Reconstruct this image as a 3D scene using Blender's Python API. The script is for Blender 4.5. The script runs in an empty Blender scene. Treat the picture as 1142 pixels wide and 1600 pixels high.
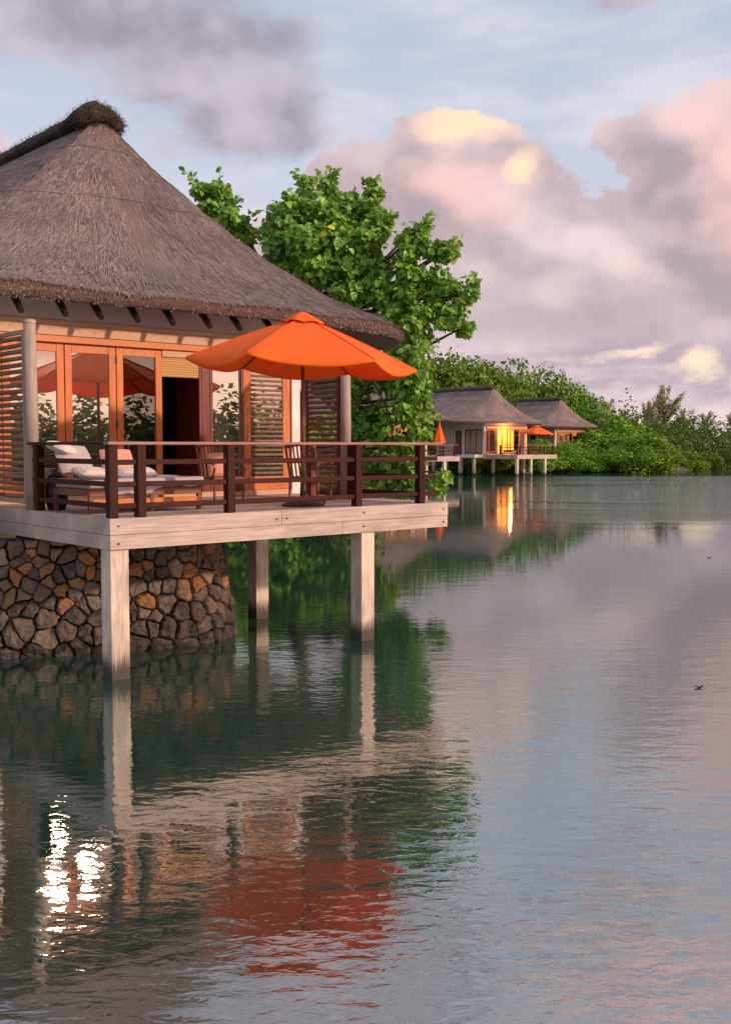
import bpy, math, random
import numpy as np
from mathutils import Vector, Matrix, noise as mnoise
R=math.radians
scene=bpy.context.scene
COL=scene.collection
rng=random.Random(7)
# ------------------------------------------------------------------ camera
H=3.08; DT=2.13
cam=bpy.data.cameras.new('camera'); camo=bpy.data.objects.new('camera',cam); COL.objects.link(camo)
camo.location=(0,0,H); camo.rotation_euler=(R(90)-math.atan(104/1650),0,0)
cam.sensor_fit='VERTICAL'; cam.sensor_height=36; cam.lens=36*1650/1600
cam.clip_start=0.1; cam.clip_end=3000
scene.camera=camo
scene.view_settings.view_transform='Standard'; scene.view_settings.look='None'
EXPO=0.45
scene.view_settings.exposure=EXPO; scene.view_settings.gamma=1
try: scene.render.engine='CYCLES'
except Exception: pass
# ------------------------------------------------------------------ node helper
class N:
    def __init__(s,tree): s.t=tree
    def n(s,typ,**kw):
        x=s.t.nodes.new(typ)
        for k,v in kw.items(): setattr(x,k,v)
        return x
    def put(s,sock,val):
        if val is None: return
        if isinstance(val,bpy.types.NodeSocket): s.t.links.new(val,sock)
        else:
            try: sock.default_value=val
            except Exception:
                sock.default_value=tuple(val)+(1,) if len(val)==3 else val
    def m(s,op,a,b=None,c=None,clamp=False):
        x=s.n('ShaderNodeMath',operation=op,use_clamp=clamp)
        s.put(x.inputs[0],a); s.put(x.inputs[1],b); s.put(x.inputs[2],c)
        return x.outputs[0]
    def mix(s,f,a,b,blend='MIX'):
        x=s.n('ShaderNodeMix',data_type='RGBA',blend_type=blend)
        s.put(x.inputs[0],f); s.put(x.inputs[6],a); s.put(x.inputs[7],b)
        return x.outputs[2]
    def ss(s,v,a,b,lo=0.,hi=1.):
        x=s.n('ShaderNodeMapRange',interpolation_type='SMOOTHSTEP')
        s.put(x.inputs[0],v); s.put(x.inputs[1],a); s.put(x.inputs[2],b); s.put(x.inputs[3],lo); s.put(x.inputs[4],hi)
        return x.outputs[0]
    def noise(s,vec,scale,detail=4.,rough=.5,dist=0.,col=False):
        x=s.n('ShaderNodeTexNoise'); s.put(x.inputs['Vector'],vec); s.put(x.inputs['Scale'],scale)
        s.put(x.inputs['Detail'],detail); s.put(x.inputs['Roughness'],rough); s.put(x.inputs['Distortion'],dist)
        return x.outputs['Color' if col else 'Fac']
    def mapping(s,vec,scale=(1,1,1),loc=(0,0,0),rot=(0,0,0)):
        x=s.n('ShaderNodeMapping'); s.put(x.inputs[0],vec); x.inputs['Scale'].default_value=scale
        x.inputs['Location'].default_value=loc; x.inputs['Rotation'].default_value=rot
        return x.outputs[0]
# ------------------------------------------------------------------ sky and clouds
SUN_AZ=math.atan2(.947,-.428)      # clockwise from +Y
SUN_EL=R(21)
world=bpy.data.worlds.new('World'); scene.world=world; world.use_nodes=True
wt=world.node_tree; wt.nodes.clear(); w=N(wt)
out=w.n('ShaderNodeOutputWorld'); bg=w.n('ShaderNodeBackground'); wt.links.new(bg.outputs[0],out.inputs[0])
WS=0.12
bg.inputs['Strength'].default_value=WS
sky=w.n('ShaderNodeTexSky'); sky.sky_type='NISHITA'; sky.sun_disc=False
sky.sun_elevation=SUN_EL; sky.sun_rotation=SUN_AZ; sky.air_density=1.0; sky.dust_density=2.0; sky.ozone_density=1.5
tc=w.n('ShaderNodeTexCoord'); dirv=tc.outputs['Generated']
sep=w.n('ShaderNodeSeparateXYZ'); w.put(sep.inputs[0],dirv)
az=w.m('ARCTAN2',sep.outputs[0],sep.outputs[1]); el=w.m('ARCSINE',sep.outputs[2])
def srgb(r,g,b):
    f=lambda c:(c/255/12.92 if c/255<=.04045 else ((c/255+.055)/1.055)**2.4)
    return (f(r),f(g),f(b))
def C10(r,g,b,k=1.0):
    c=srgb(r,g,b); return tuple(x/WS*k*1.11/2**EXPO for x in c)+(1,)
OFF=(.022,.0,.034)
nb=w.noise(w.mapping(dirv,scale=(1,1,1.35)),5.2,9,.55)          # billows
nb2=w.noise(w.mapping(dirv,scale=(1,1,1.35),loc=OFF),5.2,9,.55)
nbs=w.noise(w.mapping(dirv,scale=(1,1,1.35)),5.2,3,.45); nbs2=w.noise(w.mapping(dirv,scale=(1,1,1.35),loc=OFF),5.2,3,.45)
nf=w.noise(w.mapping(dirv,scale=(1,1,1.3),loc=(3.1,1.7,.4)),17,8,.6)
nf2=w.noise(w.mapping(dirv,scale=(1,1,1.3),loc=(3.1+.008,1.7,.4+.012)),17,8,.6)
nw=w.noise(w.mapping(dirv,scale=(1,1,2.2),loc=(7.,2.,5.)),6.5,6,.6)
nst=w.noise(w.mapping(dirv,scale=(1,1,5.),loc=(1.,4.,2.)),4.5,8,.6)
wrp=w.m('MULTIPLY',w.m('SUBTRACT',nb,.5),.16); wrp2=w.m('MULTIPLY',w.m('SUBTRACT',nw,.5),.10)
azw=w.m('ADD',az,wrp); elw=w.m('ADD',el,wrp2)
def blob(px,py,rx,ry,azs=azw,els=elw):     # one mass of cloud, at its bearing and height above the horizon
    ca=math.atan((px-571)/1650); ce=math.atan((696-py)/1650)
    dx=w.m('DIVIDE',w.m('SUBTRACT',azs,ca),rx/1650); dy=w.m('DIVIDE',w.m('SUBTRACT',els,ce),ry/1650)
    return w.m('SUBTRACT',1.0,w.m('SQRT',w.m('ADD',w.m('MULTIPLY',dx,dx),w.m('MULTIPLY',dy,dy))))
def union(lst):
    r=lst[0]
    for x in lst[1:]: r=w.m('SMOOTH_MAX',r,x,.15)
    return r
detail=w.m('ADD',w.m('MULTIPLY',w.m('SUBTRACT',nb,.5),1.5),w.m('MULTIPLY',w.m('SUBTRACT',nf,.5),1.5))
relief=w.m('ADD',w.m('MULTIPLY',w.m('SUBTRACT',nbs,nbs2),2.3),w.m('MULTIPLY',w.m('SUBTRACT',nf,nf2),.35))
# clear sky: Nishita, paled by thin high cloud
clear=w.mix(.72,sky.outputs[0],w.mix(w.ss(el,0.10,.42),C10(222,216,226),C10(198,205,223)))
veil=w.ss(w.m('ADD',nst,w.m('MULTIPLY',w.m('SUBTRACT',nb,.5),.8)),.42,.75)
clear=w.mix(w.m('MULTIPLY',veil,.55),clear,C10(230,224,230))
# soft grey bank, upper left
grey=union([blob(110,30,270,105),blob(290,110,190,100),blob(390,200,140,85),blob(980,-160,230,95),blob(985,-5,110,45),blob(700,-140,500,90),blob(300,-260,500,130)])
dg=w.ss(w.m('ADD',grey,w.m('MULTIPLY',detail,.8)),-.18,.5)
gcol=w.mix(w.ss(w.m('ADD',w.m('MULTIPLY',w.m('SUBTRACT',nf,.5),.35),relief),-.3,.3),C10(148,140,152),C10(198,188,198))
skyc=w.mix(w.m('MULTIPLY',dg,.93),clear,gcol)
cum=union([blob(690,300,165,115),blob(560,330,130,110),blob(760,400,260,130),blob(1090,320,170,130),blob(1340,350,300,200),blob(980,480,480,110),blob(560,470,420,120),blob(1650,420,450,260),blob(-250,420,420,200),blob(1120,-150,300,100)])
dens=w.m('ADD',cum,w.m('MULTIPLY',detail,.50))
dc=w.ss(dens,-.02,.085)
litm=union([blob(712,212,85,48),blob(795,275,34,42)])
litm=w.ss(w.m('ADD',w.m('ADD',litm,w.m('MULTIPLY',relief,.8)),w.m('MULTIPLY',w.m('SUBTRACT',.30,dens),1.5)),.05,.95)
pink=union([blob(1050,-190,300,150),blob(1140,290,110,150),blob(1150,400,170,130),blob(690,310,150,90),blob(1500,350,330,260)])
pink=w.ss(w.m('ADD',pink,w.m('ADD',w.m('MULTIPLY',detail,.4),relief)),-.05,1.0)
dark=union([blob(900,500,420,60),blob(620,470,330,75),blob(540,390,150,80)])
dark=w.ss(w.m('ADD',dark,w.m('MULTIPLY',detail,.5)),-.15,.8)
body=w.mix(w.ss(w.m('ADD',w.m('MULTIPLY',w.m('SUBTRACT',nb,.5),.8),relief),-.32,.38),C10(174,157,165),C10(234,212,214))
body=w.mix(w.m('MULTIPLY',pink,.8),body,C10(248,202,198))
body=w.mix(w.m('MULTIPLY',dark,.65),body,C10(176,159,167))
edge=w.ss(dens,.42,.06)
body=w.mix(w.m('MULTIPLY',edge,.35),body,C10(228,204,208))
body=w.mix(litm,body,C10(255,216,180,1.12))
skyc=w.mix(dc,skyc,body)
# low pale layer above the horizon
low=w.ss(w.m('ADD',el,w.m('MULTIPLY',w.m('SUBTRACT',nst,.5),.06)),.112,.068)
lowc=w.mix(w.ss(w.m('ADD',nst,w.m('MULTIPLY',w.m('SUBTRACT',nf,.5),.5)),.36,.66),C10(182,164,178),C10(232,208,212))
gl=w.ss(w.m('ADD',union([blob(1080,585,60,28),blob(975,548,90,18),blob(1200,600,80,30)]),w.m('MULTIPLY',detail,.9)),.05,.9)
lowc=w.mix(gl,lowc,C10(255,228,202))
skyc=w.mix(low,skyc,lowc)
# behind and beside the camera: the sunset side of the sky with broken warm cloud
d2=w.n('ShaderNodeVectorMath',operation='DOT_PRODUCT'); w.put(d2.inputs[0],dirv)
d2.inputs[1].default_value=(math.sin(SUN_AZ),math.cos(SUN_AZ),.1)
side=w.ss(d2.outputs['Value'],.05,.75)
warm=w.mix(w.ss(w.m('ADD',nb,w.m('MULTIPLY',relief,.4)),.4,.62),w.mix(.96,sky.outputs[0],C10(255,214,192,1.1)),C10(250,182,160,1.0))
warm=w.mix(w.ss(el,.25,1.0),warm,C10(190,190,215))
skyc=w.mix(side,skyc,warm)
wt.links.new(skyc,bg.inputs['Color'])
# ------------------------------------------------------------------ sun (low, through thin cloud)
sl=bpy.data.lights.new('sun','SUN'); so=bpy.data.objects.new('sun',sl); COL.objects.link(so)
sl.energy=2.8; sl.angle=R(2.6); sl.color=(1.0,.69,.52)
sd=Vector((math.sin(SUN_AZ)*math.cos(SUN_EL),math.cos(SUN_AZ)*math.cos(SUN_EL),math.sin(SUN_EL)))
so.rotation_euler=sd.to_track_quat('Z','Y').to_euler(); so.location=(40,-20,30)
# ------------------------------------------------------------------ mesh helpers
AU=R(49.2); RZ=R(90)-AU
U=Vector((math.sin(AU),math.cos(AU),0)); V=Vector((-math.cos(AU),math.sin(AU),0))
C0=Vector((-3.3026,13.6247,DT))
def Wp(a,b,h=0.): return C0+U*a+V*b+Vector((0,0,h))
def uw(x,y,Y):   # a world point at distance Y seen along photo direction (used to lay out the planting)
    p=math.atan(104/1650); cx=(x-571)/1650; cy=-(y-800)/1650
    r=(cx,math.cos(p)+cy*math.sin(p),-math.sin(p)+cy*math.cos(p)); t=Y/r[1]
    return Vector((r[0]*t,Y,H+r[2]*t))
class MB:
    def __init__(s): s.v=[]; s.f=[]; s.c=[]; s.cur=None
    def add(s,vs,fs,col=None):
        o=len(s.v); s.v+= [tuple(p) for p in vs]; s.f+= [tuple(i+o for i in f) for f in fs]
        s.c+= [col if col is not None else (1,1,1)]*len(fs)
    def box(s,x0,x1,y0,y1,z0,z1,col=None,M=None):
        vs=[Vector(p) for p in((x0,y0,z0),(x1,y0,z0),(x1,y1,z0),(x0,y1,z0),(x0,y0,z1),(x1,y0,z1),(x1,y1,z1),(x0,y1,z1))]
        if M: vs=[M@p for p in vs]
        s.add(vs,[(0,3,2,1),(4,5,6,7),(0,1,5,4),(1,2,6,5),(2,3,7,6),(3,0,4,7)],col); return s
    def tube(s,pts,rad,n=8,col=None,flat=1.0):
        pts=[Vector(p) for p in pts]; rads=rad if isinstance(rad,(list,tuple)) else [rad]*len(pts)
        vs=[];fs=[]
        for i,p in enumerate(pts):
            d=(pts[min(i+1,len(pts)-1)]-pts[max(i-1,0)]).normalized()
            up=Vector((0,0,1)) if abs(d.z)<.9 else Vector((0,1,0))
            a=d.cross(up).normalized(); b=a.cross(d).normalized()
            for k in range(n):
                t=2*math.pi*k/n; vs.append(p+(a*math.cos(t)+b*math.sin(t)*flat)*rads[i])
        for i in range(len(pts)-1):
            for k in range(n):
                fs.append((i*n+k,i*n+(k+1)%n,(i+1)*n+(k+1)%n,(i+1)*n+k))
        fs.append(tuple(range(n-1,-1,-1))); fs.append(tuple((len(pts)-1)*n+k for k in range(n)))
        s.add(vs,fs,col); return s
    def build(s,name,mat,parent=None,smooth=False,bevel=0,seg=2):
        me=bpy.data.meshes.new(name); me.from_pydata(s.v,[],s.f)
        if any(c!=(1,1,1) for c in s.c):
            at=me.color_attributes.new('Col','FLOAT_COLOR','CORNER')
            cnt=np.array([len(f) for f in s.f]); ca=np.array([tuple(c)+(1,) for c in s.c],dtype=np.float32)
            at.data.foreach_set('color',np.repeat(ca,cnt,axis=0).ravel())
        me.materials.append(mat)
        if smooth: me.polygons.foreach_set('use_smooth',[True]*len(s.f))
        me.update()
        o=bpy.data.objects.new(name,me); COL.objects.link(o)
        if parent: o.parent=parent
        if bevel:
            b=o.modifiers.new('bevel','BEVEL'); b.width=bevel; b.segments=seg; b.limit_method='ANGLE'
        return o
def tag(o,label=None,cat=None,group=None,kind=None):
    if label: o['label']=label
    if cat: o['category']=cat
    if group: o['group']=group
    if kind: o['kind']=kind
    return o
def empty(name,loc,rz=0.,label=None,cat=None,group=None):
    o=bpy.data.objects.new(name,None); COL.objects.link(o); o.location=loc; o.rotation_euler=(0,0,rz)
    o.empty_display_size=.3
    return tag(o,label,cat,group)
def copy_tree(o,parent=None,skip=()):
    c=o.copy(); COL.objects.link(c); c.parent=parent
    for ch in list(o.children):
        if ch.name.split('.')[0] in skip: continue
        copy_tree(ch,c,skip)
    return c
# ------------------------------------------------------------------ materials
def mat(name,base,rough=.7,build=None,**kw):
    m=bpy.data.materials.new(name); m.use_nodes=True; t=m.node_tree; n=N(t)
    bs=t.nodes['Principled BSDF']; n.put(bs.inputs['Base Color'],tuple(base)+(1,)); bs.inputs['Roughness'].default_value=rough
    for k,v in kw.items(): n.put(bs.inputs[k.replace('_',' ')],v)
    if build: build(n,bs)
    return m
def obj_co(n): return n.n('ShaderNodeTexCoord').outputs['Object']
def bump(n,bs,h,strength=.4,dist=.02):
    b=n.n('ShaderNodeBump'); b.inputs['Strength'].default_value=strength; b.inputs['Distance'].default_value=dist
    n.put(b.inputs['Height'],h); n.put(bs.inputs['Normal'],b.outputs[0])
def wood(name,c1,c2,rough=.6,scale=(1.2,9,9),s=3.,bs_=.25,**kw):
    def f(n,bs):
        v=n.mapping(obj_co(n),scale=scale)
        a=n.noise(v,s,6,.6,.6); b=n.noise(obj_co(n),1.3,3,.5)
        k=n.m('ADD',n.m('MULTIPLY',a,.75),n.m('MULTIPLY',b,.35))
        n.put(bs.inputs['Base Color'],n.mix(n.ss(k,.32,.78),tuple(c1)+(1,),tuple(c2)+(1,)))
        bump(n,bs,a,bs_,.01)
        n.put(bs.inputs['Roughness'],n.ss(a,.2,.8,rough-.12,rough+.15))
    return mat(name,c1,rough,f,**kw)
M={}
M['orange_wood']=wood('varnished_orange_timber',(.38,.092,.016),(.58,.17,.034),.42,scale=(7,7,.7))
M['orange_beam']=wood('varnished_orange_beam',(.40,.11,.02),(.58,.19,.04),.45,scale=(.7,7,7))
M['red_wood']=wood('dark_red_timber',(.09,.012,.007),(.16,.022,.012),.4,scale=(7,7,.7))
M['rail']=wood('dark_stained_rail',(.022,.005,.004),(.062,.014,.009),.55,scale=(.9,8,8),Specular_IOR_Level=.15)
M['railpost']=wood('dark_stained_post',(.020,.005,.004),(.054,.012,.008),.55,scale=(8,8,.9),Specular_IOR_Level=.15)
M['handrail']=wood('pale_handrail',(.19,.085,.062),(.36,.19,.15),.5,scale=(.8,10,10))  # front handrail, paler than the side runs
M['teak']=wood('reddish_teak',(.12,.035,.022),(.24,.075,.045),.5,scale=(4,4,4))
def silver(n,bs,seam=False):
    co=obj_co(n)
    a=n.noise(n.mapping(co,scale=(.45,9,15)),3,8,.62,.15); b=n.noise(n.mapping(co,scale=(.5,1,1.2)),1.6,4,.6)
    k=n.m('ADD',n.m('MULTIPLY',a,.6),n.m('MULTIPLY',b,.5))
    c=n.mix(n.ss(k,.3,.75),(.20,.165,.145,1),(.56,.46,.40,1))
    sp=n.ss(n.noise(n.mapping(co,scale=(1.,2,2)),5.,2,.5),.73,.80)
    c=n.mix(n.m('MULTIPLY',sp,.75),c,(.07,.055,.05,1))
    n.put(bs.inputs['Base Color'],c); bump(n,bs,a,.35,.008)
M['silver']=mat('silvered_deck_timber',(.4,.35,.3),.72,silver)
def silverv(n,bs):
    co=obj_co(n)
    a=n.noise(n.mapping(co,scale=(10,10,.7)),3,8,.62,.5); b=n.noise(n.mapping(co,scale=(2,2,.9)),1.6,4,.6)
    k=n.m('ADD',n.m('MULTIPLY',a,.55),n.m('MULTIPLY',b,.55))
    c=n.mix(n.ss(k,.32,.72),(.24,.2,.165,1),(.66,.57,.47,1))
    # the tide mark: damp, weed-stained timber just above the water
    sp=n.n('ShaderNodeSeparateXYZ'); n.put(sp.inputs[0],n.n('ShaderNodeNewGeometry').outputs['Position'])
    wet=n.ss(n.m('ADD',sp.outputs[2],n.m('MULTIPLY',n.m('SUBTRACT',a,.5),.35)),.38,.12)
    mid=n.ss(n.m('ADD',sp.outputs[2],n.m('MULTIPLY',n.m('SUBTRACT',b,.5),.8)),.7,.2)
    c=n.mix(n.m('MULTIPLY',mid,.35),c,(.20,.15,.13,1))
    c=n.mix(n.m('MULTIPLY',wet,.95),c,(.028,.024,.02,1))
    n.put(bs.inputs['Base Color'],c); bump(n,bs,a,.4,.01)
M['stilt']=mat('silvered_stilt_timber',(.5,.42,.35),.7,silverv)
M['pole']=wood('peeled_round_pole',(.24,.19,.16),(.44,.35,.29),.7,scale=(6,6,.6))
M['slat']=wood('round_slat_timber',(.12,.065,.04),(.30,.17,.11),.55,scale=(3,1,8))
def planks(n,bs):
    co=obj_co(n); sp=n.n('ShaderNodeSeparateXYZ'); n.put(sp.inputs[0],co)
    fr=n.m('FRACT',n.m('DIVIDE',sp.outputs[1],.14)); gap=n.ss(n.m('ABSOLUTE',n.m('SUBTRACT',fr,.5)),.46,.49)
    idx=n.m('FLOOR',n.m('DIVIDE',sp.outputs[1],.14))
    wn=n.n('ShaderNodeTexWhiteNoise',noise_dimensions='1D'); n.put(wn.inputs['W'],idx)
    a=n.noise(n.mapping(co,scale=(1,12,3)),3,6,.6)
    c=n.mix(n.m('ADD',n.m('MULTIPLY',a,.6),n.m('MULTIPLY',wn.outputs[0],.4)),(.30,.245,.21,1),(.52,.44,.38,1))
    c=n.mix(gap,c,(.03,.025,.02,1)); n.put(bs.inputs['Base Color'],c)
    bump(n,bs,n.m('SUBTRACT',1,gap),.5,.01)
M['planks']=mat('deck_planks',(.4,.35,.3),.7,planks)
def plaster(c1,c2):
    def f(n,bs):
        a=n.noise(obj_co(n),2.2,6,.6); b=n.noise(obj_co(n),40,3,.6)
        n.put(bs.inputs['Base Color'],n.mix(n.ss(a,.3,.7),c1+(1,),c2+(1,))); bump(n,bs,b,.2,.01)
    return f
M['plaster']=mat('pale_plaster',(.5,.46,.4),.85,plaster((.50,.46,.42),(.64,.6,.55)))
M['mauve']=mat('grey_brown_plaster',(.3,.24,.22),.85,plaster((.50,.42,.425),(.52,.44,.445)))
M['tan']=wood('tan_fascia_board',(.42,.25,.15),(.55,.36,.23),.6,scale=(.6,5,9))
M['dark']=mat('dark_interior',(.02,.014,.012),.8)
M['white_paint']=mat('white_paint',(.68,.62,.58),.5,plaster((.6,.55,.52),(.75,.7,.66)))
def thatch(n,bs):
    co=obj_co(n)
    a=n.noise(n.mapping(co,scale=(9,9,2.2)),5,8,.7,.4); b=n.noise(n.mapping(co,scale=(1,1,1)),.9,5,.6); c3=n.noise(co,38,3,.7)
    k=n.m('ADD',n.m('ADD',n.m('MULTIPLY',a,.5),n.m('MULTIPLY',b,.5)),n.m('MULTIPLY',n.m('SUBTRACT',c3,.5),.35))
    n.put(bs.inputs['Base Color'],n.mix(n.ss(k,.3,.72),(.095,.074,.074,1),(.28,.22,.21,1)))
    bump(n,bs,n.m('ADD',a,n.m('MULTIPLY',c3,.6)),.9,.05)
M['thatch']=mat('weathered_thatch',(.2,.16,.14),.95,thatch)
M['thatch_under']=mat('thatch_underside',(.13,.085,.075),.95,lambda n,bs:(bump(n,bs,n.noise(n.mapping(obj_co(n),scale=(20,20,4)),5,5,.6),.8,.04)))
M['cap']=mat('dark_ridge_thatch',(.06,.045,.04),.95,lambda n,bs:(n.put(bs.inputs['Base Color'],n.mix(n.noise(obj_co(n),9,6,.7),(.03,.022,.02,1),(.12,.088,.076,1))),bump(n,bs,n.noise(obj_co(n),30,6,.7),1.,.08)))
def attrmat(name,rough,tr=0.0,mul=1.,spec=.5,bumpf=None):
    def f(n,bs):
        at=n.n('ShaderNodeAttribute',attribute_name='Col')
        c=at.outputs['Color']
        if tr:
            oi=n.n('ShaderNodeObjectInfo')
            hs=n.n('ShaderNodeHueSaturation'); n.put(hs.inputs['Color'],c)
            n.put(hs.inputs['Value'],n.ss(oi.outputs['Random'],0,1,.75,1.3)); n.put(hs.inputs['Hue'],n.ss(oi.outputs['Random'],0,1,.487,.51))
            c=hs.outputs[0]
        n.put(bs.inputs['Base Color'],c); bs.inputs['Specular IOR Level'].default_value=spec
        if bumpf: bumpf(n,bs,c)
        if tr:
            t=n.n('ShaderNodeBsdfTranslucent'); n.put(t.inputs[0],n.mix(.5,c,(.35,.5,.04,1),'MIX'))
            mx=n.n('ShaderNodeMixShader'); mx.inputs[0].default_value=tr
            n.put(mx.inputs[1],bs.outputs[0]); n.put(mx.inputs[2],t.outputs[0])
            n.put(n.t.nodes['Material Output'].inputs[0],mx.outputs[0])
    return mat(name,(.1,.1,.1),rough,f)
M['leaf']=attrmat('broad_leaf',.42,.22,spec=.4)
M['farleaf']=attrmat('far_foliage',.7,.2,spec=.2)
M['straw']=attrmat('loose_straw',.9,0,spec=.1)
def stonebump(n,bs,c):
    co=obj_co(n); a=n.noise(co,7,8,.65); b=n.noise(co,42,4,.7)
    n.put(bs.inputs['Base Color'],n.mix(n.ss(a,.35,.7),c,n.mix(.45,c,(.30,.25,.21,1))))
    c2=n.mix(n.m('MULTIPLY',n.ss(b,.55,.72),.5),n.mix(n.ss(a,.35,.7),c,n.mix(.35,c,(.26,.22,.19,1))),(.04,.032,.03,1))
    n.put(bs.inputs['Base Color'],c2)
    bump(n,bs,n.m('ADD',a,n.m('MULTIPLY',b,.4)),.8,.05)
M['stone']=attrmat('basalt_rubble',.85,0,spec=.3,bumpf=stonebump)
M['mortar']=mat('dark_joint',(.018,.014,.014),.95)
M['bark']=mat('grey_bark',(.09,.07,.055),.9,lambda n,bs:bump(n,bs,n.noise(n.mapping(obj_co(n),scale=(6,6,1)),4,5,.6),.6,.03))
def fabric(name,c,rough=.85,tr=0.,weave=220):
    def f(n,bs):
        a=n.noise(obj_co(n),weave,2,.6); b=n.noise(obj_co(n),3.,4,.6)
        cc=n.mix(n.ss(b,.3,.7),tuple(x*.94 for x in c)+(1,),tuple(min(1,x*1.05) for x in c)+(1,))
        n.put(bs.inputs['Base Color'],cc); bump(n,bs,n.m('ADD',n.m('MULTIPLY',a,.3),b),.35,.02)
        if tr:
            t=n.n('ShaderNodeBsdfTranslucent'); n.put(t.inputs[0],cc)
            mx=n.n('ShaderNodeMixShader'); mx.inputs[0].default_value=tr
            n.put(mx.inputs[1],bs.outputs[0]); n.put(mx.inputs[2],t.outputs[0])
            n.put(n.t.nodes['Material Output'].inputs[0],mx.outputs[0])
    return mat(name,c,rough,f)
M['canvas']=fabric('orange_canvas',(1.0,.195,.018),.8,.34)
M['linen']=fabric('grey_linen',(.42,.36,.36))
M['white_fabric']=fabric('white_cotton',(.66,.56,.54))
M['peach']=fabric('peach_cushion',(.60,.30,.22))
def floral(n,bs):
    v=n.n('ShaderNodeTexVoronoi'); n.put(v.inputs['Vector'],obj_co(n)); v.inputs['Scale'].default_value=17
    k=n.ss(v.outputs['Distance'],.30,.2)
    n.put(bs.inputs['Base Color'],n.mix(k,(.66,.56,.5,1),(.30,.27,.16,1)))
M['floral']=mat('sprigged_cotton',(.6,.5,.45),.85,floral)
M['black']=mat('black_fabric',(.012,.01,.012),.6)
M['bamboo']=mat('bamboo_blind',(.4,.24,.09),.7,lambda n,bs:(n.put(bs.inputs['Base Color'],n.mix(n.noise(n.mapping(obj_co(n),scale=(.5,1,60)),2,2,.5),(.36,.2,.07,1),(.6,.38,.15,1)))))
M['metal']=mat('brass_metal',(.7,.45,.22),.3,Metallic=1.0)
M['iron']=mat('dark_iron',(.02,.018,.018),.5)
def glassmat(name,refl,back,rough=.0,tint=(.95,.9,.88)):
    m=bpy.data.materials.new(name); m.use_nodes=True; t=m.node_tree; t.nodes.clear(); n=N(t)
    o=n.n('ShaderNodeOutputMaterial'); g=n.n('ShaderNodeBsdfGlossy'); g.inputs['Roughness'].default_value=rough
    g.inputs['Color'].default_value=tint+(1,)
    bn=n.n('ShaderNodeBump'); bn.inputs['Strength'].default_value=.06; bn.inputs['Distance'].default_value=.004
    n.put(bn.inputs['Height'],n.noise(obj_co(n),2.2,2,.5)); n.put(g.inputs['Normal'],bn.outputs[0])
    if back is None:
        d=n.n('ShaderNodeBsdfTransparent'); d.inputs[0].default_value=(.75,.75,.75,1)
    else:
        d=n.n('ShaderNodeBsdfDiffuse'); d.inputs[0].default_value=back+(1,)
    fr=n.n('ShaderNodeFresnel'); fr.inputs['IOR'].default_value=1.5
    mx=n.n('ShaderNodeMixShader'); n.put(mx.inputs[0],n.m('ADD',fr.outputs[0],refl,clamp=True)); n.put(mx.inputs[1],d.outputs[0]); n.put(mx.inputs[2],g.outputs[0])
    n.put(o.inputs[0],mx.outputs[0]); return m
M['glass_bright']=glassmat('reflective_glass',.62,(.10,.09,.08))
M['glass_clear']=glassmat('clear_glass',.10,None)
def emis(name,c,s):
    def f(n,bs):
        co=obj_co(n); a=n.noise(n.mapping(co,scale=(9,9,.3)),3,3,.5)
        n.put(bs.inputs['Emission Color'],n.mix(n.ss(a,.38,.6),(c[0]*.42,c[1]*.30,c[2]*.3,1),c+(1,))); bs.inputs['Emission Strength'].default_value=s
    return mat(name,(.5,.3,.1),.8,f)
M['glow_curtain']=emis('emissive_curtain',(1.0,.32,.025),2.3)  # light from inside the room is put into the cloth as emission
M['curtain']=mat('beige_curtain',(.42,.34,.25),.85,lambda n,bs:n.put(bs.inputs['Base Color'],n.mix(n.ss(n.noise(n.mapping(obj_co(n),scale=(8,8,.2)),3,3,.5),.3,.7),(.2,.15,.1,1),(.5,.42,.32,1))))
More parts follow.
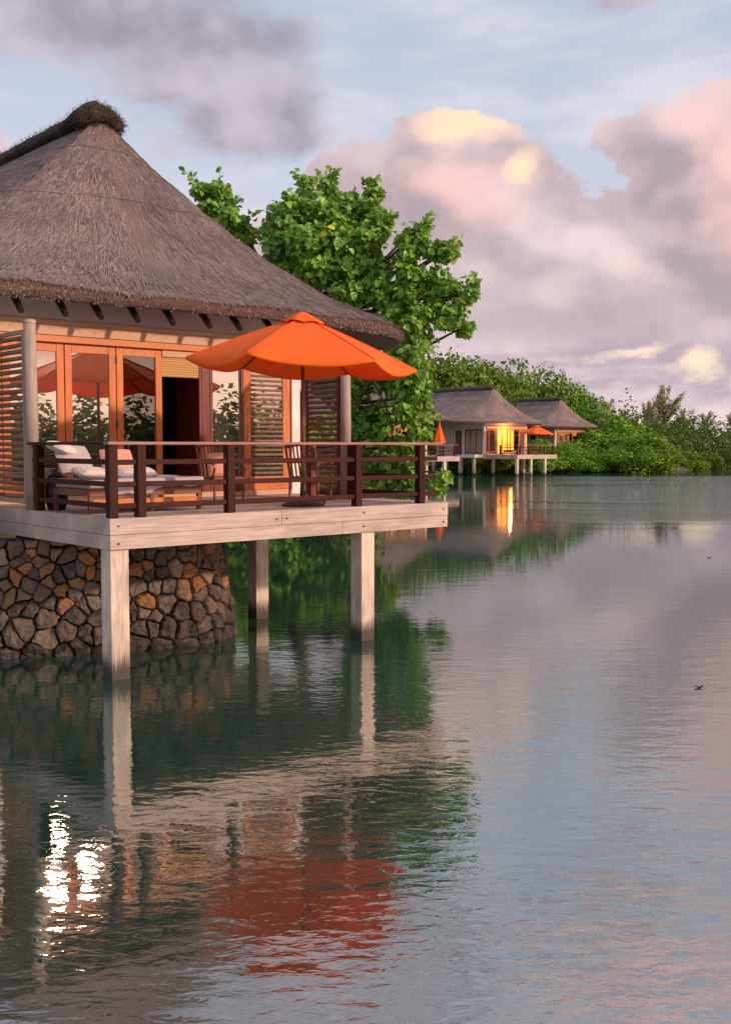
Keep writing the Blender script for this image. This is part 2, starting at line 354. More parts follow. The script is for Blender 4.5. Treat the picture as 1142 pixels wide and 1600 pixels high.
# water: dark green body, mirror-like surface with small wind ripples
def water():
    m=bpy.data.materials.new('lagoon_water'); m.use_nodes=True; t=m.node_tree; t.nodes.clear(); n=N(t)
    o=n.n('ShaderNodeOutputMaterial'); co=n.n('ShaderNodeNewGeometry').outputs['Position']
    big=n.noise(n.mapping(co,scale=(.25,.45,1)),.5,2,.5)
    patch=n.noise(n.mapping(co,scale=(.09,.16,1),loc=(3,7,0)),1.0,2,.5)
    r1=n.noise(n.mapping(co,scale=(2.2,4.6,1),rot=(0,0,R(-24))),1.9,3,.55,.4)
    r2=n.noise(n.mapping(co,scale=(1.,2.1,1),rot=(0,0,R(32))),1.15,2,.5)
    sp=n.n('ShaderNodeSeparateXYZ'); n.put(sp.inputs[0],co)
    # breeze reaches the open water, the lee of the house stays glassy
    lee=n.ss(n.m('ADD',sp.outputs[0],n.m('MULTIPLY',sp.outputs[1],.20)),-.5,2.5,.60,1.)
    amp=n.m('MULTIPLY',lee,n.ss(patch,.3,.65,.45,1.))
    near=n.ss(sp.outputs[1],24,6,.13,1.)
    amp=n.m('MULTIPLY',amp,near)
    # a patch of breeze out on the open lagoon
    strk=n.noise(n.mapping(co,scale=(.012,.075,1),loc=(5,3,0)),1.,4,.55,.3)
    br=n.m('MULTIPLY',n.ss(n.m('SUBTRACT',sp.outputs[0],n.m('MULTIPLY',sp.outputs[1],.13)),-2,9),n.m('MULTIPLY',n.ss(sp.outputs[1],36,56),n.ss(sp.outputs[1],112,100)))
    br=n.m('MULTIPLY',br,n.ss(strk,.40,.52))
    amp=n.m('ADD',amp,n.m('MULTIPLY',br,5.5))
    hgt=n.m('ADD',n.m('MULTIPLY',n.m('MULTIPLY',r1,amp),.0072),n.m('ADD',n.m('MULTIPLY',n.m('MULTIPLY',r2,amp),.017),n.m('MULTIPLY',big,.004)))
    b=n.n('ShaderNodeBump'); b.inputs['Strength'].default_value=1.; b.inputs['Distance'].default_value=1.
    n.put(b.inputs['Height'],hgt)
    fr=n.n('ShaderNodeFresnel'); fr.inputs['IOR'].default_value=6.0; n.put(fr.inputs['Normal'],b.outputs[0])
    g=n.n('ShaderNodeBsdfGlossy'); g.inputs['Roughness'].default_value=.015; g.inputs['Color'].default_value=(.97,.97,.97,1); n.put(g.inputs['Normal'],b.outputs[0])
    d=n.n('ShaderNodeBsdfDiffuse'); n.put(d.inputs[0],n.mix(n.ss(big,.3,.7),(.013,.050,.036,1),(.018,.058,.040,1)))
    mx=n.n('ShaderNodeMixShader'); n.put(mx.inputs[0],fr.outputs[0]); n.put(mx.inputs[1],d.outputs[0]); n.put(mx.inputs[2],g.outputs[0])
    n.put(o.inputs[0],mx.outputs[0]); return m
M['water']=water()
M['ground']=mat('shore_ground',(.06,.045,.03),.95,lambda n,bs:(n.put(bs.inputs['Base Color'],n.mix(n.noise(obj_co(n),.8,6,.6),(.025,.03,.012,1),(.10,.075,.045,1))),bump(n,bs,n.noise(obj_co(n),3,6,.6),.6,.1)))
# ------------------------------------------------------------------ water and land
mb=MB(); S=900; mb.add([(-S,-S,0),(S,-S,0),(S,S,0),(-S,S,0)],[(0,1,2,3)]); tag(mb.build('water',M['water']),kind='structure')
P=lambda a,b:tuple(Wp(a,b))[:2]
lagoon=[(-60,-8),(-26,6),P(-9,4.5),P(-5,4.1),P(-.7,2.95),P(1.9,2.3),P(2.9,3.2),P(2.6,6),P(2.4,14),(-7.5,33),(-4.2,36),(-1.0,37.2),(-1.0,39.5),(-4,45),(-8,66),(-6.5,88),(-1,95.5),(5,102),(8,114),(15,122.5),(22,124),(29,123),(36,123.5),(41,132),(46,146),(60,150),(90,152),(122,130),(118,60),(96,5),(66,-36),(20,-70),(-60,-60)]
L0=np.array(lagoon)
def shore(X,Y):
    ins=np.zeros(X.shape,bool); d=np.full(X.shape,1e9)
    n=len(L0)
    for i in range(n):
        x0,y0=L0[i]; x1,y1=L0[(i+1)%n]
        cond=((y0>Y)!=(y1>Y))&(X<(x1-x0)*(Y-y0)/((y1-y0) if y1!=y0 else 1e-9)+x0); ins^=cond
        dx,dy=x1-x0,y1-y0; t=np.clip(((X-x0)*dx+(Y-y0)*dy)/(dx*dx+dy*dy),0,1)
        d=np.minimum(d,np.hypot(X-x0-t*dx,Y-y0-t*dy))
    return np.where(ins,-d,d)
g=np.linspace(-1,1,321); gx=10+np.sign(g)*np.abs(g)**2.2*800; gy=25+np.sign(g)*np.abs(g)**2.2*800
GX,GY=np.meshgrid(gx,gy); D=shore(GX,GY)
Z=np.where(D<0,np.maximum(-1.5,D*.6-.05),np.minimum(.75,D*.55))+ .12*np.sin(GX*.31)*np.cos(GY*.27)*(D>1)
nn=len(g); ids=np.arange(nn*nn).reshape(nn,nn)
fs=np.stack([ids[:-1,:-1],ids[:-1,1:],ids[1:,1:],ids[1:,:-1]],-1).reshape(-1,4)
me=bpy.data.meshes.new('ground'); me.from_pydata(np.stack([GX,GY,Z],-1).reshape(-1,3).tolist(),[],fs.tolist()); me.materials.append(M['ground'])
me.polygons.foreach_set('use_smooth',[True]*len(fs))
go=bpy.data.objects.new('ground',me); COL.objects.link(go); tag(go,kind='structure')

# ------------------------------------------------------------------ thatched bungalow (local: x along the front, y into the house, z above deck)
def spow(c,e): return math.copysign(abs(c)**e,c)
RH=7.08; EH=3.56; RA=3.0
def eave(th):
    c,s=math.cos(th),math.sin(th)
    return RA+8*spow(c,2/3.2), 10.45+7.25*spow(s,2/3.2)
def roofp(th,t,drop=0.):
    ea,eb=eave(th); k=max(-1,min(1,(eb-10.45)/6.6)); rb=10.45+4.45*k
    h=EH+(RH-EH)*((1-t)**1.5)
    a=RA+(ea-RA)*t; b=rb+(eb-rb)*t
    if t>.9: h-= .10*((t-.9)/.1)**2
    return Vector((a,b,h-drop))
def lump(p,s,amp): return amp*mnoise.fractal(p*s,1.0,2.0,4)
def make_house():
    root=empty('thatched_bungalow',C0,RZ)
    # roof: top surface and underside joined by a thick cut edge
    NT,NR=260,46; m=MB(); vs=[]; fs=[]
    for j in range(NR+1):
        t=(j/NR)
        for i in range(NT):
            p=roofp(2*math.pi*i/NT,t); d=Vector((0,0,lump(p,.55,.07)+lump(p,2.3,.035))); 
            vs.append(p+d*min(1,t*4))
    for j in range(NR):
        for i in range(NT):
            a=j*NT+i;b=j*NT+(i+1)%NT; fs.append((a,a+NT,b+NT,b))
    m.add(vs,fs); roof=m.build('roof',M['thatch'],root,smooth=True)
    m=MB(); vs=[];fs=[]
    rows=[(1.0,.0,0),(1.0,.12,.03),(.99,.24,.10),(.975,.30,.1),(.9,.30,0),(.75,.30,0),(.5,.3,0)]
    for (t,dr,k) in rows:
        for i in range(NT):
            p=roofp(2*math.pi*i/NT,t,dr); q=lump(p,5.,.05)
            if dr==0: q=lump(p,.55,.07)+lump(p,2.3,.035)
            vs.append(p+Vector((0,0,q+.0)))
    for j in range(len(rows)-1):
        for i in range(NT):
            a=j*NT+i;b=j*NT+(i+1)%NT; fs.append((a,a+NT,b+NT,b))
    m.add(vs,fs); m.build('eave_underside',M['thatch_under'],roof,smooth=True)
    # ridge cap: a fat saddle of darker thatch, blunt at both ends
    m=MB(); n=20; seg=60; vs=[];fs=[]
    for i in range(seg+1):
        s=i/seg; b=5.92+s*(15.0-5.92)
        e=min(1,min(s,1-s)*22); rr=(.30+.70*math.sqrt(max(0,1-(1-e)**2)))
        for k in range(n):
            t=2*math.pi*k/n; x=math.cos(t)*.44*rr; z=math.sin(t)*.20*rr
            z+= -abs(x)*.45+.06 ; p=Vector((RA+x,b,RH-.02+z+.10*math.exp(-((s-.03)/.05)**2)))
            p+=Vector((lump(p,2.5,.05),lump(p+Vector((9,0,0)),2.5,.05),lump(p,5,.05))); vs.append(p)
    for i in range(seg):
        for k in range(n):
            fs.append((i*n+k,i*n+(k+1)%n,(i+1)*n+(k+1)%n,(i+1)*n+k))
    fs.append(tuple(range(n-1,-1,-1))); fs.append(tuple(seg*n+k for k in range(n)))
    m.add(vs,fs)
    for e0,sg in((5.98,-1),(14.95,1)):     # collar draped over each hip
        pts=[];rd=[]
        for i in range(25):
            q=-1+2*i/24; x=q*.46; z=RH+.04-.24*abs(q)**1.8; y=e0+sg*(.10-.30*abs(q)**1.6*-1*0-.22*q*q)*1.0
            p=Vector((RA+x,y,z)); p+=Vector((lump(p,4,.04),lump(p+Vector((3,0,0)),4,.05),lump(p+Vector((0,5,0)),4,.05))); pts.append(p); rd.append(.145*math.sqrt(max(.05,1-abs(q)**6))+lump(p,6,.03))
        m.tube(pts,rd,14)
    m.build('ridge_cap',M['cap'],roof,smooth=True)
    for t_ in (.15,.38):     # stitching rods that hold the thatch down
        q=MB(); pts=[]
        for i in range(121):
            th=-3.1+6.15*i/120; p=roofp(th,t_+.005*math.sin(th*5)+.003*math.sin(th*17)); pts.append(p+Vector((0,0,.028+lump(p,.55,.07)+lump(p,2.3,.035))))
        q.tube(pts,.005,5); q.build('binding_rod',M['thatch'],roof)
    # walls
    FB=4.15
    m=MB()
    m.box(-.30,-.12,FB,11.2,0,3.6); m.box(6.22,6.4,FB+.2,11.2,0,3.6)
    # back wall with a window opening
    m.box(-.12,5.75,11.02,11.2,0,3.6); m.box(7.0-.6,6.5,11.02,11.2,0,3.6)
    m.build('wall',M['plaster'],root)
    m=MB(); m.box(-.12,6.22,FB-.02,FB+.16,2.92,3.75); m.build('upper_wall',M['mauve'],root)
    m=MB(); m.box(-.12,6.22,FB-.12,FB-.022,2.755,2.915); m.box(-.12,6.22,FB-.09,FB-.022,2.918,3.0); m.build('fascia_board',M['tan'],root,bevel=.006)
    m=MB(); m.box(-.12,6.0,FB-.10,FB+.1,2.64,2.752); m.build('header_beam',M['orange_beam'],root,bevel=.008)
    m=MB(); m.box(-.30,6.4,FB+.02,11.2,-.42,.004); m.build('floor_slab',M['silver'],root)
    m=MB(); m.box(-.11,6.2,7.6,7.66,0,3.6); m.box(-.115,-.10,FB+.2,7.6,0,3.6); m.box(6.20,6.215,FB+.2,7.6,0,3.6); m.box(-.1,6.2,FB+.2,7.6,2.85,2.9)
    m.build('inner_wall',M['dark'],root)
    m=MB(); m.box(-.12,6.0,FB-.06,FB+.12,.005,.10); m.build('door_sill',M['tan'],root,bevel=.005)
    m=MB(); m.box(6.02,6.21,FB-.04,FB+.15,0.005,2.90); m.build('corner_post',M['white_paint'],root,bevel=.006)
    # door leaves: (a0,a1, stile, pane material)
    def leaf(a0,a1,st,g,wd='orange_wood',top=2.635,handle=None,b=FB):
        f=MB(); f.box(a0,a0+st,b-.03,b+.03,.102,top); f.box(a1-st,a1,b-.03,b+.03,.102,top)
        f.box(a0+st,a1-st,b-.028,b+.028,top-.14,top); f.box(a0+st,a1-st,b-.028,b+.028,.102,.36)
        d=f.build('door',M[wd],root,bevel=.006)
        p=MB(); p.box(a0+st,a1-st,b-.006,b+.006,.36,top-.14); p.build('pane',M[g],d)
        if handle:
            hm=MB(); hm.tube([(handle,b-.03,1.12),(handle,b-.075,1.12),(handle+.11,b-.075,1.12)],.011,8)
            hm.box(handle-.02,handle+.02,b-.036,b-.031,1.03,1.18); hm.build('handle',M['metal'],d)
        return d
    leaf(.28,1.33,.13,'glass_bright'); d2=leaf(1.345,2.27,.125,'glass_bright')
    leaf(-.60+.49,.27,.10,'glass_bright')
    d3=leaf(2.285,3.165,.125,'glass_clear')
    for d in (d2,d3):
        for z in(.5,1.25,2.35):
            if d is d3: hg=MB(); hg.box(2.262,2.292,FB-.045,FB-.031,z,z+.12); hg.build('hinge',M['iron'],d)
    # folded-back leaf at the far side of the opening, seen nearly edge on
    f=MB(); f.box(3.93,3.99,FB-.03,FB+.80,.102,2.635); f.box(3.99,4.15,FB-.035,FB+.05,.102,2.635); f.build('folded_door',M['red_wood'],root,bevel=.005)
    dj=leaf(4.16,4.86,.06,'glass_bright',wd='red_wood')
    for o_ in (dj,dj.children[0]): o_.data.transform(Matrix.Translation((4.16,FB,0))@Matrix.Rotation(R(-7),4,'Z')@Matrix.Translation((-4.16,-FB,0)))
    dl=leaf(4.90,5.98,.17,'glass_bright',handle=5.02)
    lv=MB(); z=.42
    while z<2.45:
        lv.tube([(5.07,FB-.03,z),(5.81,FB-.03,z)],.026,6); z+=.088
    lv.build('reflected_slats',M['slat'],dl)  # modelled slats stand in for the side screen's reflection in this pane
    bl=MB()
    for i in range(11):
        z=2.62-i*.043; bl.tube([(3.17,FB+.0,z),(3.93,FB+.0,z)],.024,6)
    bl.build('roller_blind',M['bamboo'],root)
    bl=MB(); bl.box(3.17,3.93,FB-.05,FB-.026,2.52,2.63); bl.build('blind_pelmet',M['tan'],root)
    # rafter tails poking below the thatch
    for a in(-2.6,-1.9,-1.1,-.4,.33,1.06,1.67,2.34,3.01,3.74,4.38,5.1,5.8,6.5):
        r=MB(); r.tube([(a,3.95,3.50),(a+.0,3.60,3.18),(a,3.44,3.02)],[.06,.058,.05],8); r.build('rafter',M['iron'],root,smooth=False)
    # the long left side: white posts, timber door, curtained window
    W0=-.30
    for b0,b1 in((4.15,4.45),(6.95,7.35)): m=MB(); m.box(W0-.06,W0-.002,b0,b1,0,3.2); m.build('pilaster',M['white_paint'],root)
    f=MB()
    for b0 in(4.5,5.3,6.1,6.88): f.box(W0-.05,W0-.003,b0,b0+.07,.1,2.6)
    f.box(W0-.048,W0-.003,4.57,6.88,2.5,2.6); f.box(W0-.048,W0-.003,4.57,6.88,.1,.22)
    wn=f.build('window',M['red_wood'],root)
    f=MB(); f.box(W0-.02,W0-.003,4.57,6.88,.22,2.5); f.build('curtain_pane',M['curtain'],wn)
    f=MB(); f.box(W0-.04,W0-.003,7.4,8.3,.02,2.5); f.build('entrance_door',M['red_wood'],root)
    f=MB(); f.box(W0-1.3,W0-.001,4.3,11.2,-.30,-.004); f.build('side_walkway',M['white_paint'],root)
    return root
house=make_house()
tag(house,'nearest thatched bungalow with orange glazed doors facing the terrace','bungalow','thatched bungalows on stilts')
# loose straw on the near roof
def straw_part():
    r=np.random.RandomState(3); vs=[];fs=[];cs=[]
    cols=[(.10,.078,.07),(.15,.118,.105),(.21,.165,.145),(.29,.225,.195),(.07,.055,.05),(.25,.185,.15)]
    cols=[(.045+a*.92,.041+b*.97,.046+c*1.08) for a,b,c in cols]
    def blade(p,d,side,L,wd,lift,c):
        o=len(vs); n=d.cross(side).normalized()
        if n.z<0: n=-n
        vs.extend([tuple(p-side*wd+n*.01),tuple(p+side*wd+n*.01),tuple(p+d*L*.6+side*wd*.8+n*(lift*.5)),tuple(p+d*L*.6-side*wd*.8+n*(lift*.5)),tuple(p+d*L+n*lift)])
        fs.append((o,o+1,o+2,o+3)); fs.append((o+3,o+2,o+4)); cs.append(c); cs.append(c)
    cnt=0
    while cnt<80000:
        th=r.uniform(-2.75,.62); t=math.sqrt(r.uniform(.0,1.0)); 
        if r.rand()<.12: t=r.uniform(.93,1.0)
        p=roofp(th,t); q=roofp(th,min(1,t+.02)) if t<.97 else p+(p-roofp(th,t-.02))
        d=(q-p)
        if d.length<1e-6: continue
        d.normalize(); side=(roofp(th+.01,t)-roofp(th-.01,t))
        if side.length<1e-6: continue
        side.normalize()
        j=r.normal(0,.17); d=(d+side*j).normalized(); side=(side-d*side.dot(d)).normalized()
        p=p+Vector((0,0,(lump(p,.55,.07)+lump(p,2.3,.035))*min(1,t*4)))
        b=mnoise.fractal(p*.6,1.,2.,3)*.55+mnoise.noise(p*2.4)*.3+r.normal(0,.28)+.2*math.sin(p.z*9+mnoise.noise(p)*3)*.5
        c=cols[int(max(0,min(3,1.5+b*2.2)))] if r.rand()<.8 else cols[4+r.randint(2)]
        L=r.uniform(.10,.26) if t<.93 else r.uniform(.06,.14)
        blade(p,d,side,L,r.uniform(.004,.009),r.uniform(.0,.018),c); cnt+=1
    cap=bpy.data.objects['ridge_cap']
    for v_ in cap.data.vertices:
        if v_.co.y>12 and r.rand()<.5: continue
        for _ in range(7):
            nrm=Vector(v_.normal); d=Vector(r.normal(0,1,3)); d.y*=.5; d=(d-nrm*d.dot(nrm)); d.z-=.5
            if d.length<1e-3: continue
            d.normalize(); side=d.cross(nrm)
            if side.length<1e-3: continue
            side.normalize(); p=Vector(v_.co)+Vector(r.normal(0,.04,3))
            k=r.uniform(.5,1.5); blade(p,d,side,r.uniform(.05,.11),r.uniform(.004,.007),r.uniform(0,.015),(.062*k,.047*k,.043*k))
    for i in range(9000):     # ragged fringe hanging from the cut edge
        th=r.uniform(-2.75,.62); p=roofp(th,1.0,r.uniform(.0,.26)); ea=roofp(th,.95); d=(p-ea); d.z=0; d.normalize()
        side=(roofp(th+.01,1)-roofp(th-.01,1)).normalized()
        d=(d*r.uniform(.15,.6)+Vector((0,0,-1))+side*r.normal(0,.25)).normalized(); side=(side-d*side.dot(d)).normalized()
        c=cols[r.randint(6)] if r.rand()<.5 else (.07,.03,.022)
        o=len(vs); L=r.uniform(.012,.045); wd=r.uniform(.006,.012)
        vs.extend([tuple(p-side*wd),tuple(p+side*wd),tuple(p+d*L)]); fs.append((o,o+1,o+2)); cs.append(c)
    m=MB(); m.v=vs; m.f=fs; m.c=cs
    o=m.build('loose_straw',M['straw'],house); o['kind']='stuff'
straw_part()
# straw on the ridge cap
# ------------------------------------------------------------------ terrace deck with rails (local to deck corner)
def make_deck():
    root=empty('terrace_deck',C0,RZ)
    m=MB(); m.box(.045,6.145,.045,4.14,-.06,0); m.build('deck_boards',M['planks'],root)
    m=MB(); m.box(0,2.75,0,.04,-.215,.0); m.box(2.756,6.19,.002,.04,-.215,-.001); m.box(0.004,3.9,.004,.04,-.41,-.219); m.box(3.906,6.186,.006,.04,-.41,-.220)
    m.box(0,.04,.041,5.2,-.215,.0); m.box(.004,.04,.041,5.2,-.41,-.219)
    m.box(6.15,6.19,.041,4.0,-.215,.0); m.box(6.15,6.186,.041,4.0,-.41,-.219)
    m.build('fascia',M['silver'],root,bevel=.006)
    for (a,h) in((.12,-.33),(.12,-.10),(2.66,-.12),(2.84,-.12),(4.33,-.10),(4.33,-.31),(6.08,-.11),(6.08,-.32)):
        q=MB(); q.tube([(a,.012,h),(a,-.010,h)],.014,8); q.build('bolt',M['iron'],root)
    m=MB()
    for i in range(9): m.box(.05+i*.76,.10+i*.76,.05,4.1,-.40,-.062)
    m.build('joist',M['stilt'],root)
    for (a,b) in((.02,.045),(4.32,.045),(4.28,2.86)):
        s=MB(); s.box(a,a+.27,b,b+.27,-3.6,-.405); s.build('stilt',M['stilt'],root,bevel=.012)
    for (a,b) in((.03,2.30),(.03,.05),(.43,.03),(1.84,.03),(4.2,.03),(5.56,.03),(5.56,1.75)):
        s=MB(); s.box(a,a+.125,b,b+.125,.001,.955); s.build('rail_post',M['railpost'],root,bevel=.008)
    for h in(.73,.44,.155):
        s=MB(); s.box(.05,6.0,.06,.115,h-.035,h+.035); s.build('rail',M['rail'],root,bevel=.008)
        s=MB(); s.box(.05,.105,.12,2.5,h-.03,h+.04); s.build('rail',M['rail'],root,bevel=.008)
        s=MB(); s.box(5.6,5.655,.12,2.0,h-.035,h+.035); s.build('rail',M['rail'],root,bevel=.008)
    s=MB(); s.box(.0,6.08,.02,.16,.957,1.0); s.build('handrail',M['handrail'],root,bevel=.012)
    s=MB(); s.box(.0,.14,.162,2.6,.957,1.0); s.build('handrail',M['rail'],root,bevel=.012)
    s=MB(); s.box(5.56,5.70,.162,2.05,.957,1.0); s.build('handrail',M['rail'],root,bevel=.012)
    return root
deck=make_deck()
tag(deck,'nearest weathered timber terrace with dark railings, in front of the orange glazed doors','deck','terraces on stilts')
def screen(a,b0,b1,h0,h1,pitch,mirror=False):
    root=empty('slatted_screen',Wp(a,b0),RZ)
    m=MB(); m.box(-.03,.03,0,.06,h0,h1); m.box(-.03,.03,b1-b0-.06,b1-b0,h0,h1); m.box(-.035,.035,.06,b1-b0-.06,h1-.06,h1); m.box(-.035,.035,.06,b1-b0-.06,h0,h0+.07)
    m.build('frame',M['red_wood' if mirror else 'pole'],root,bevel=.005)
    z=h0+.11; m=MB()
    while z<h1-.09:
        r=pitch*.34*(1+rng.uniform(-.12,.12)); m.tube([(0,.06,z),(0,(b1-b0)/2,z+rng.uniform(-.006,.006)),(0,b1-b0-.06,z+rng.uniform(-.004,.004))],r,8); z+=pitch
    m.build('slats',M['slat'],root,smooth=True)
    return root
s1=screen(.07,2.72,4.0,.08,2.66,.098); tag(s1,'slatted timber privacy screen at the left edge of the photo, beside a round pole','privacy screen','slatted privacy screens')
s2=screen(5.60,2.12,3.08,.06,2.62,.098,True); tag(s2,'dark slatted privacy screen under the orange parasol, right end of terrace','privacy screen','slatted privacy screens')
for (a,b,h,lb) in((.085,2.58,2.80,'tall round weathered pole at the left end of the terrace railing'),(5.6,1.98,2.72,'round weathered pole right of the parasol, beside the dark screen')):
    root=empty('round_pole',Wp(a,b),RZ,lb,'pole','round terrace poles')
    m=MB(); m.tube([(0,0,.002),(0.01,0,h*.5),(0,0,h-.06)],[.098,.092,.088],16); m.build('shaft',M['pole'],root,smooth=True)
    m=MB(); m.tube([(0,0,h-.06),(0,0,h-.015),(0,0,h)],[.095,.09,.05],16); m.build('pole_cap',M['pole'],root)
# ------------------------------------------------------------------ rubble retaining wall
def stone_wall():
    path=[(-7.5,5.1),(-5,4.2),(-.7,2.72),(.5,2.0),(1.9,1.62),(2.55,1.62),(3.05,1.95),(3.3,2.6),(3.2,4.0),(3.1,9.0)]
    pts=[Vector((a,b,0)) for a,b in path]
    # smooth the path
    for _ in range(2):
        q=[pts[0]]
        for i in range(len(pts)-1): q+= [pts[i]*.75+pts[i+1]*.25,pts[i]*.25+pts[i+1]*.75]
        q.append(pts[-1]); pts=q
    cum=[0]
    for i in range(len(pts)-1): cum.append(cum[-1]+(pts[i+1]-pts[i]).length)
    Ltot=cum[-1]
    def at(s):
        s=max(0,min(Ltot-1e-4,s)); 
        for i in range(len(cum)-1):
            if cum[i+1]>=s: break
        t=(s-cum[i])/max(1e-9,cum[i+1]-cum[i]); p=pts[i].lerp(pts[i+1],t)
        return p
    def nor(s):
        d=(at(s+.15)-at(s-.15)).normalized(); return Vector((d.y,-d.x,0))
    hb,ht=-2.75,-.44
    def P3(s,h,out):
        k=(h-hb)/(ht-hb); return at(s)+nor(s)*(out+.30*(1-k)-.12)+Vector((0,0,h))
    root=empty('stone_retaining_wall',C0,RZ,'rough rubble stone wall with orange-brown stones under the terrace','stone wall')
    m=MB(); ns=80; vs=[];fs=[]
    for i in range(ns+1):
        s=Ltot*i/ns
        vs+= [P3(s,hb,-.03),P3(s,ht,-.03),P3(s,ht,-.5),P3(s,hb,-.9)]
    for i in range(ns):
        for k in range(3): fs.append((i*4+k,(i+1)*4+k,(i+1)*4+k+1,i*4+k+1))
    m.add(vs,[tuple(reversed(f)) for f in fs]); m.build('wall_core',M['mortar'],root)
    r=random.Random(11); seeds=[]
    rows=[-2.62,-2.36,-2.08,-1.82,-1.60,-1.40,-1.21,-1.03,-.86,-.69,-.52]
    for ri,h in enumerate(rows):
        step=.36 if ri in(2,3) else (.32 if ri<6 else .27); s=r.uniform(0,.2)
        while s<Ltot:
            seeds.append((s+r.uniform(-.09,.09),h+r.uniform(-.085,.085))); s+=step*r.choice([.45,.75,.95,1.35])
    m=MB()
    for i,(cx,cy) in enumerate(seeds):
        if cx>Ltot-.2 : continue
        poly=[(cx-.4,cy-.4),(cx+.4,cy-.4),(cx+.4,cy+.4),(cx-.4,cy+.4)]
        for (ox,oy) in seeds:
            if (ox,oy)==(cx,cy) or abs(ox-cx)>.9 or abs(oy-cy)>.9: continue
            mx,my=(ox+cx)/2,(oy+cy)/2; nx,ny=ox-cx,oy-cy; q=[]
            for a in range(len(poly)):
                p0,p1=poly[a],poly[(a+1)%len(poly)]
                d0=(p0[0]-mx)*nx+(p0[1]-my)*ny; d1=(p1[0]-mx)*nx+(p1[1]-my)*ny
                if d0<=0: q.append(p0)
                if d0*d1<0: t=d0/(d0-d1); q.append((p0[0]+(p1[0]-p0[0])*t,p0[1]+(p1[1]-p0[1])*t))
            poly=q
            if len(poly)<3: break
        if len(poly)<3: continue
        gx=sum(p[0] for p in poly)/len(poly); gy=sum(p[1] for p in poly)/len(poly)
        poly=[(gx+(x-gx)*.95+r.uniform(-.012,.012),gy+(y-gy)*.95+r.uniform(-.012,.012)) for x,y in poly]
        # subdivide edges then cut corners
        pp=[]
        for a in range(len(poly)):
            p0,p1=poly[a],poly[(a+1)%len(poly)]; 
            pp+= [(p0[0]*.91+p1[0]*.09,p0[1]*.91+p1[1]*.09),(p0[0]*.68+p1[0]*.32+r.uniform(-.014,.014),p0[1]*.68+p1[1]*.32+r.uniform(-.014,.014)),(p0[0]*.35+p1[0]*.65+r.uniform(-.014,.014),p0[1]*.35+p1[1]*.65+r.uniform(-.014,.014)),(p0[0]*.09+p1[0]*.91,p0[1]*.09+p1[1]*.91)]
        k=len(pp); rel=r.uniform(.05,.13); tx=r.uniform(-.12,.12); ty=r.uniform(-.12,.12); vs=[]
        for (sc,dp) in((1.0,-.06),(1.0,.05),(.94,.62),(.80,.92),(.60,.98),(.33,1.0)):
            for (x,y) in pp:
                X=gx+(x-gx)*sc; Y=gy+(y-gy)*sc
                o=(dp*rel if dp>0 else dp)+(tx*(X-gx)+ty*(Y-gy)+ mnoise.fractal(Vector((X*8,Y*8,i)),1.,2.,3)*.05)*(dp>.1)
                vs.append(P3(X,min(ht+.0,Y),o))
        vs.append(P3(gx,min(ht,gy),rel))
        fs=[]
        for a in range(5):
            for b in range(k): fs.append((a*k+b,(a+1)*k+b,(a+1)*k+(b+1)%k,a*k+(b+1)%k))
        for b in range(k): fs.append((5*k+b,6*k,5*k+(b+1)%k))
        up=(cy-hb)/(ht-hb)
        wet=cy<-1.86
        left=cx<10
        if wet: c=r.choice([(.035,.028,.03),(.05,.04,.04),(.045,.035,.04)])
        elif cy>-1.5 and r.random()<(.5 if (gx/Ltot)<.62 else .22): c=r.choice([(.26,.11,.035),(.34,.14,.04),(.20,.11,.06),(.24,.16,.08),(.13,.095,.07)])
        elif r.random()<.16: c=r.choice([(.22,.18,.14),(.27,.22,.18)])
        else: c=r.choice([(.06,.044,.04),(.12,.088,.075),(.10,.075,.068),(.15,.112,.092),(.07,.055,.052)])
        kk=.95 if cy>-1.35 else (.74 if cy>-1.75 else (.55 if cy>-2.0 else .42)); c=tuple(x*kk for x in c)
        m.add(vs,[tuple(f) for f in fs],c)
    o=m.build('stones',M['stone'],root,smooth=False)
    return root
stone_wall()
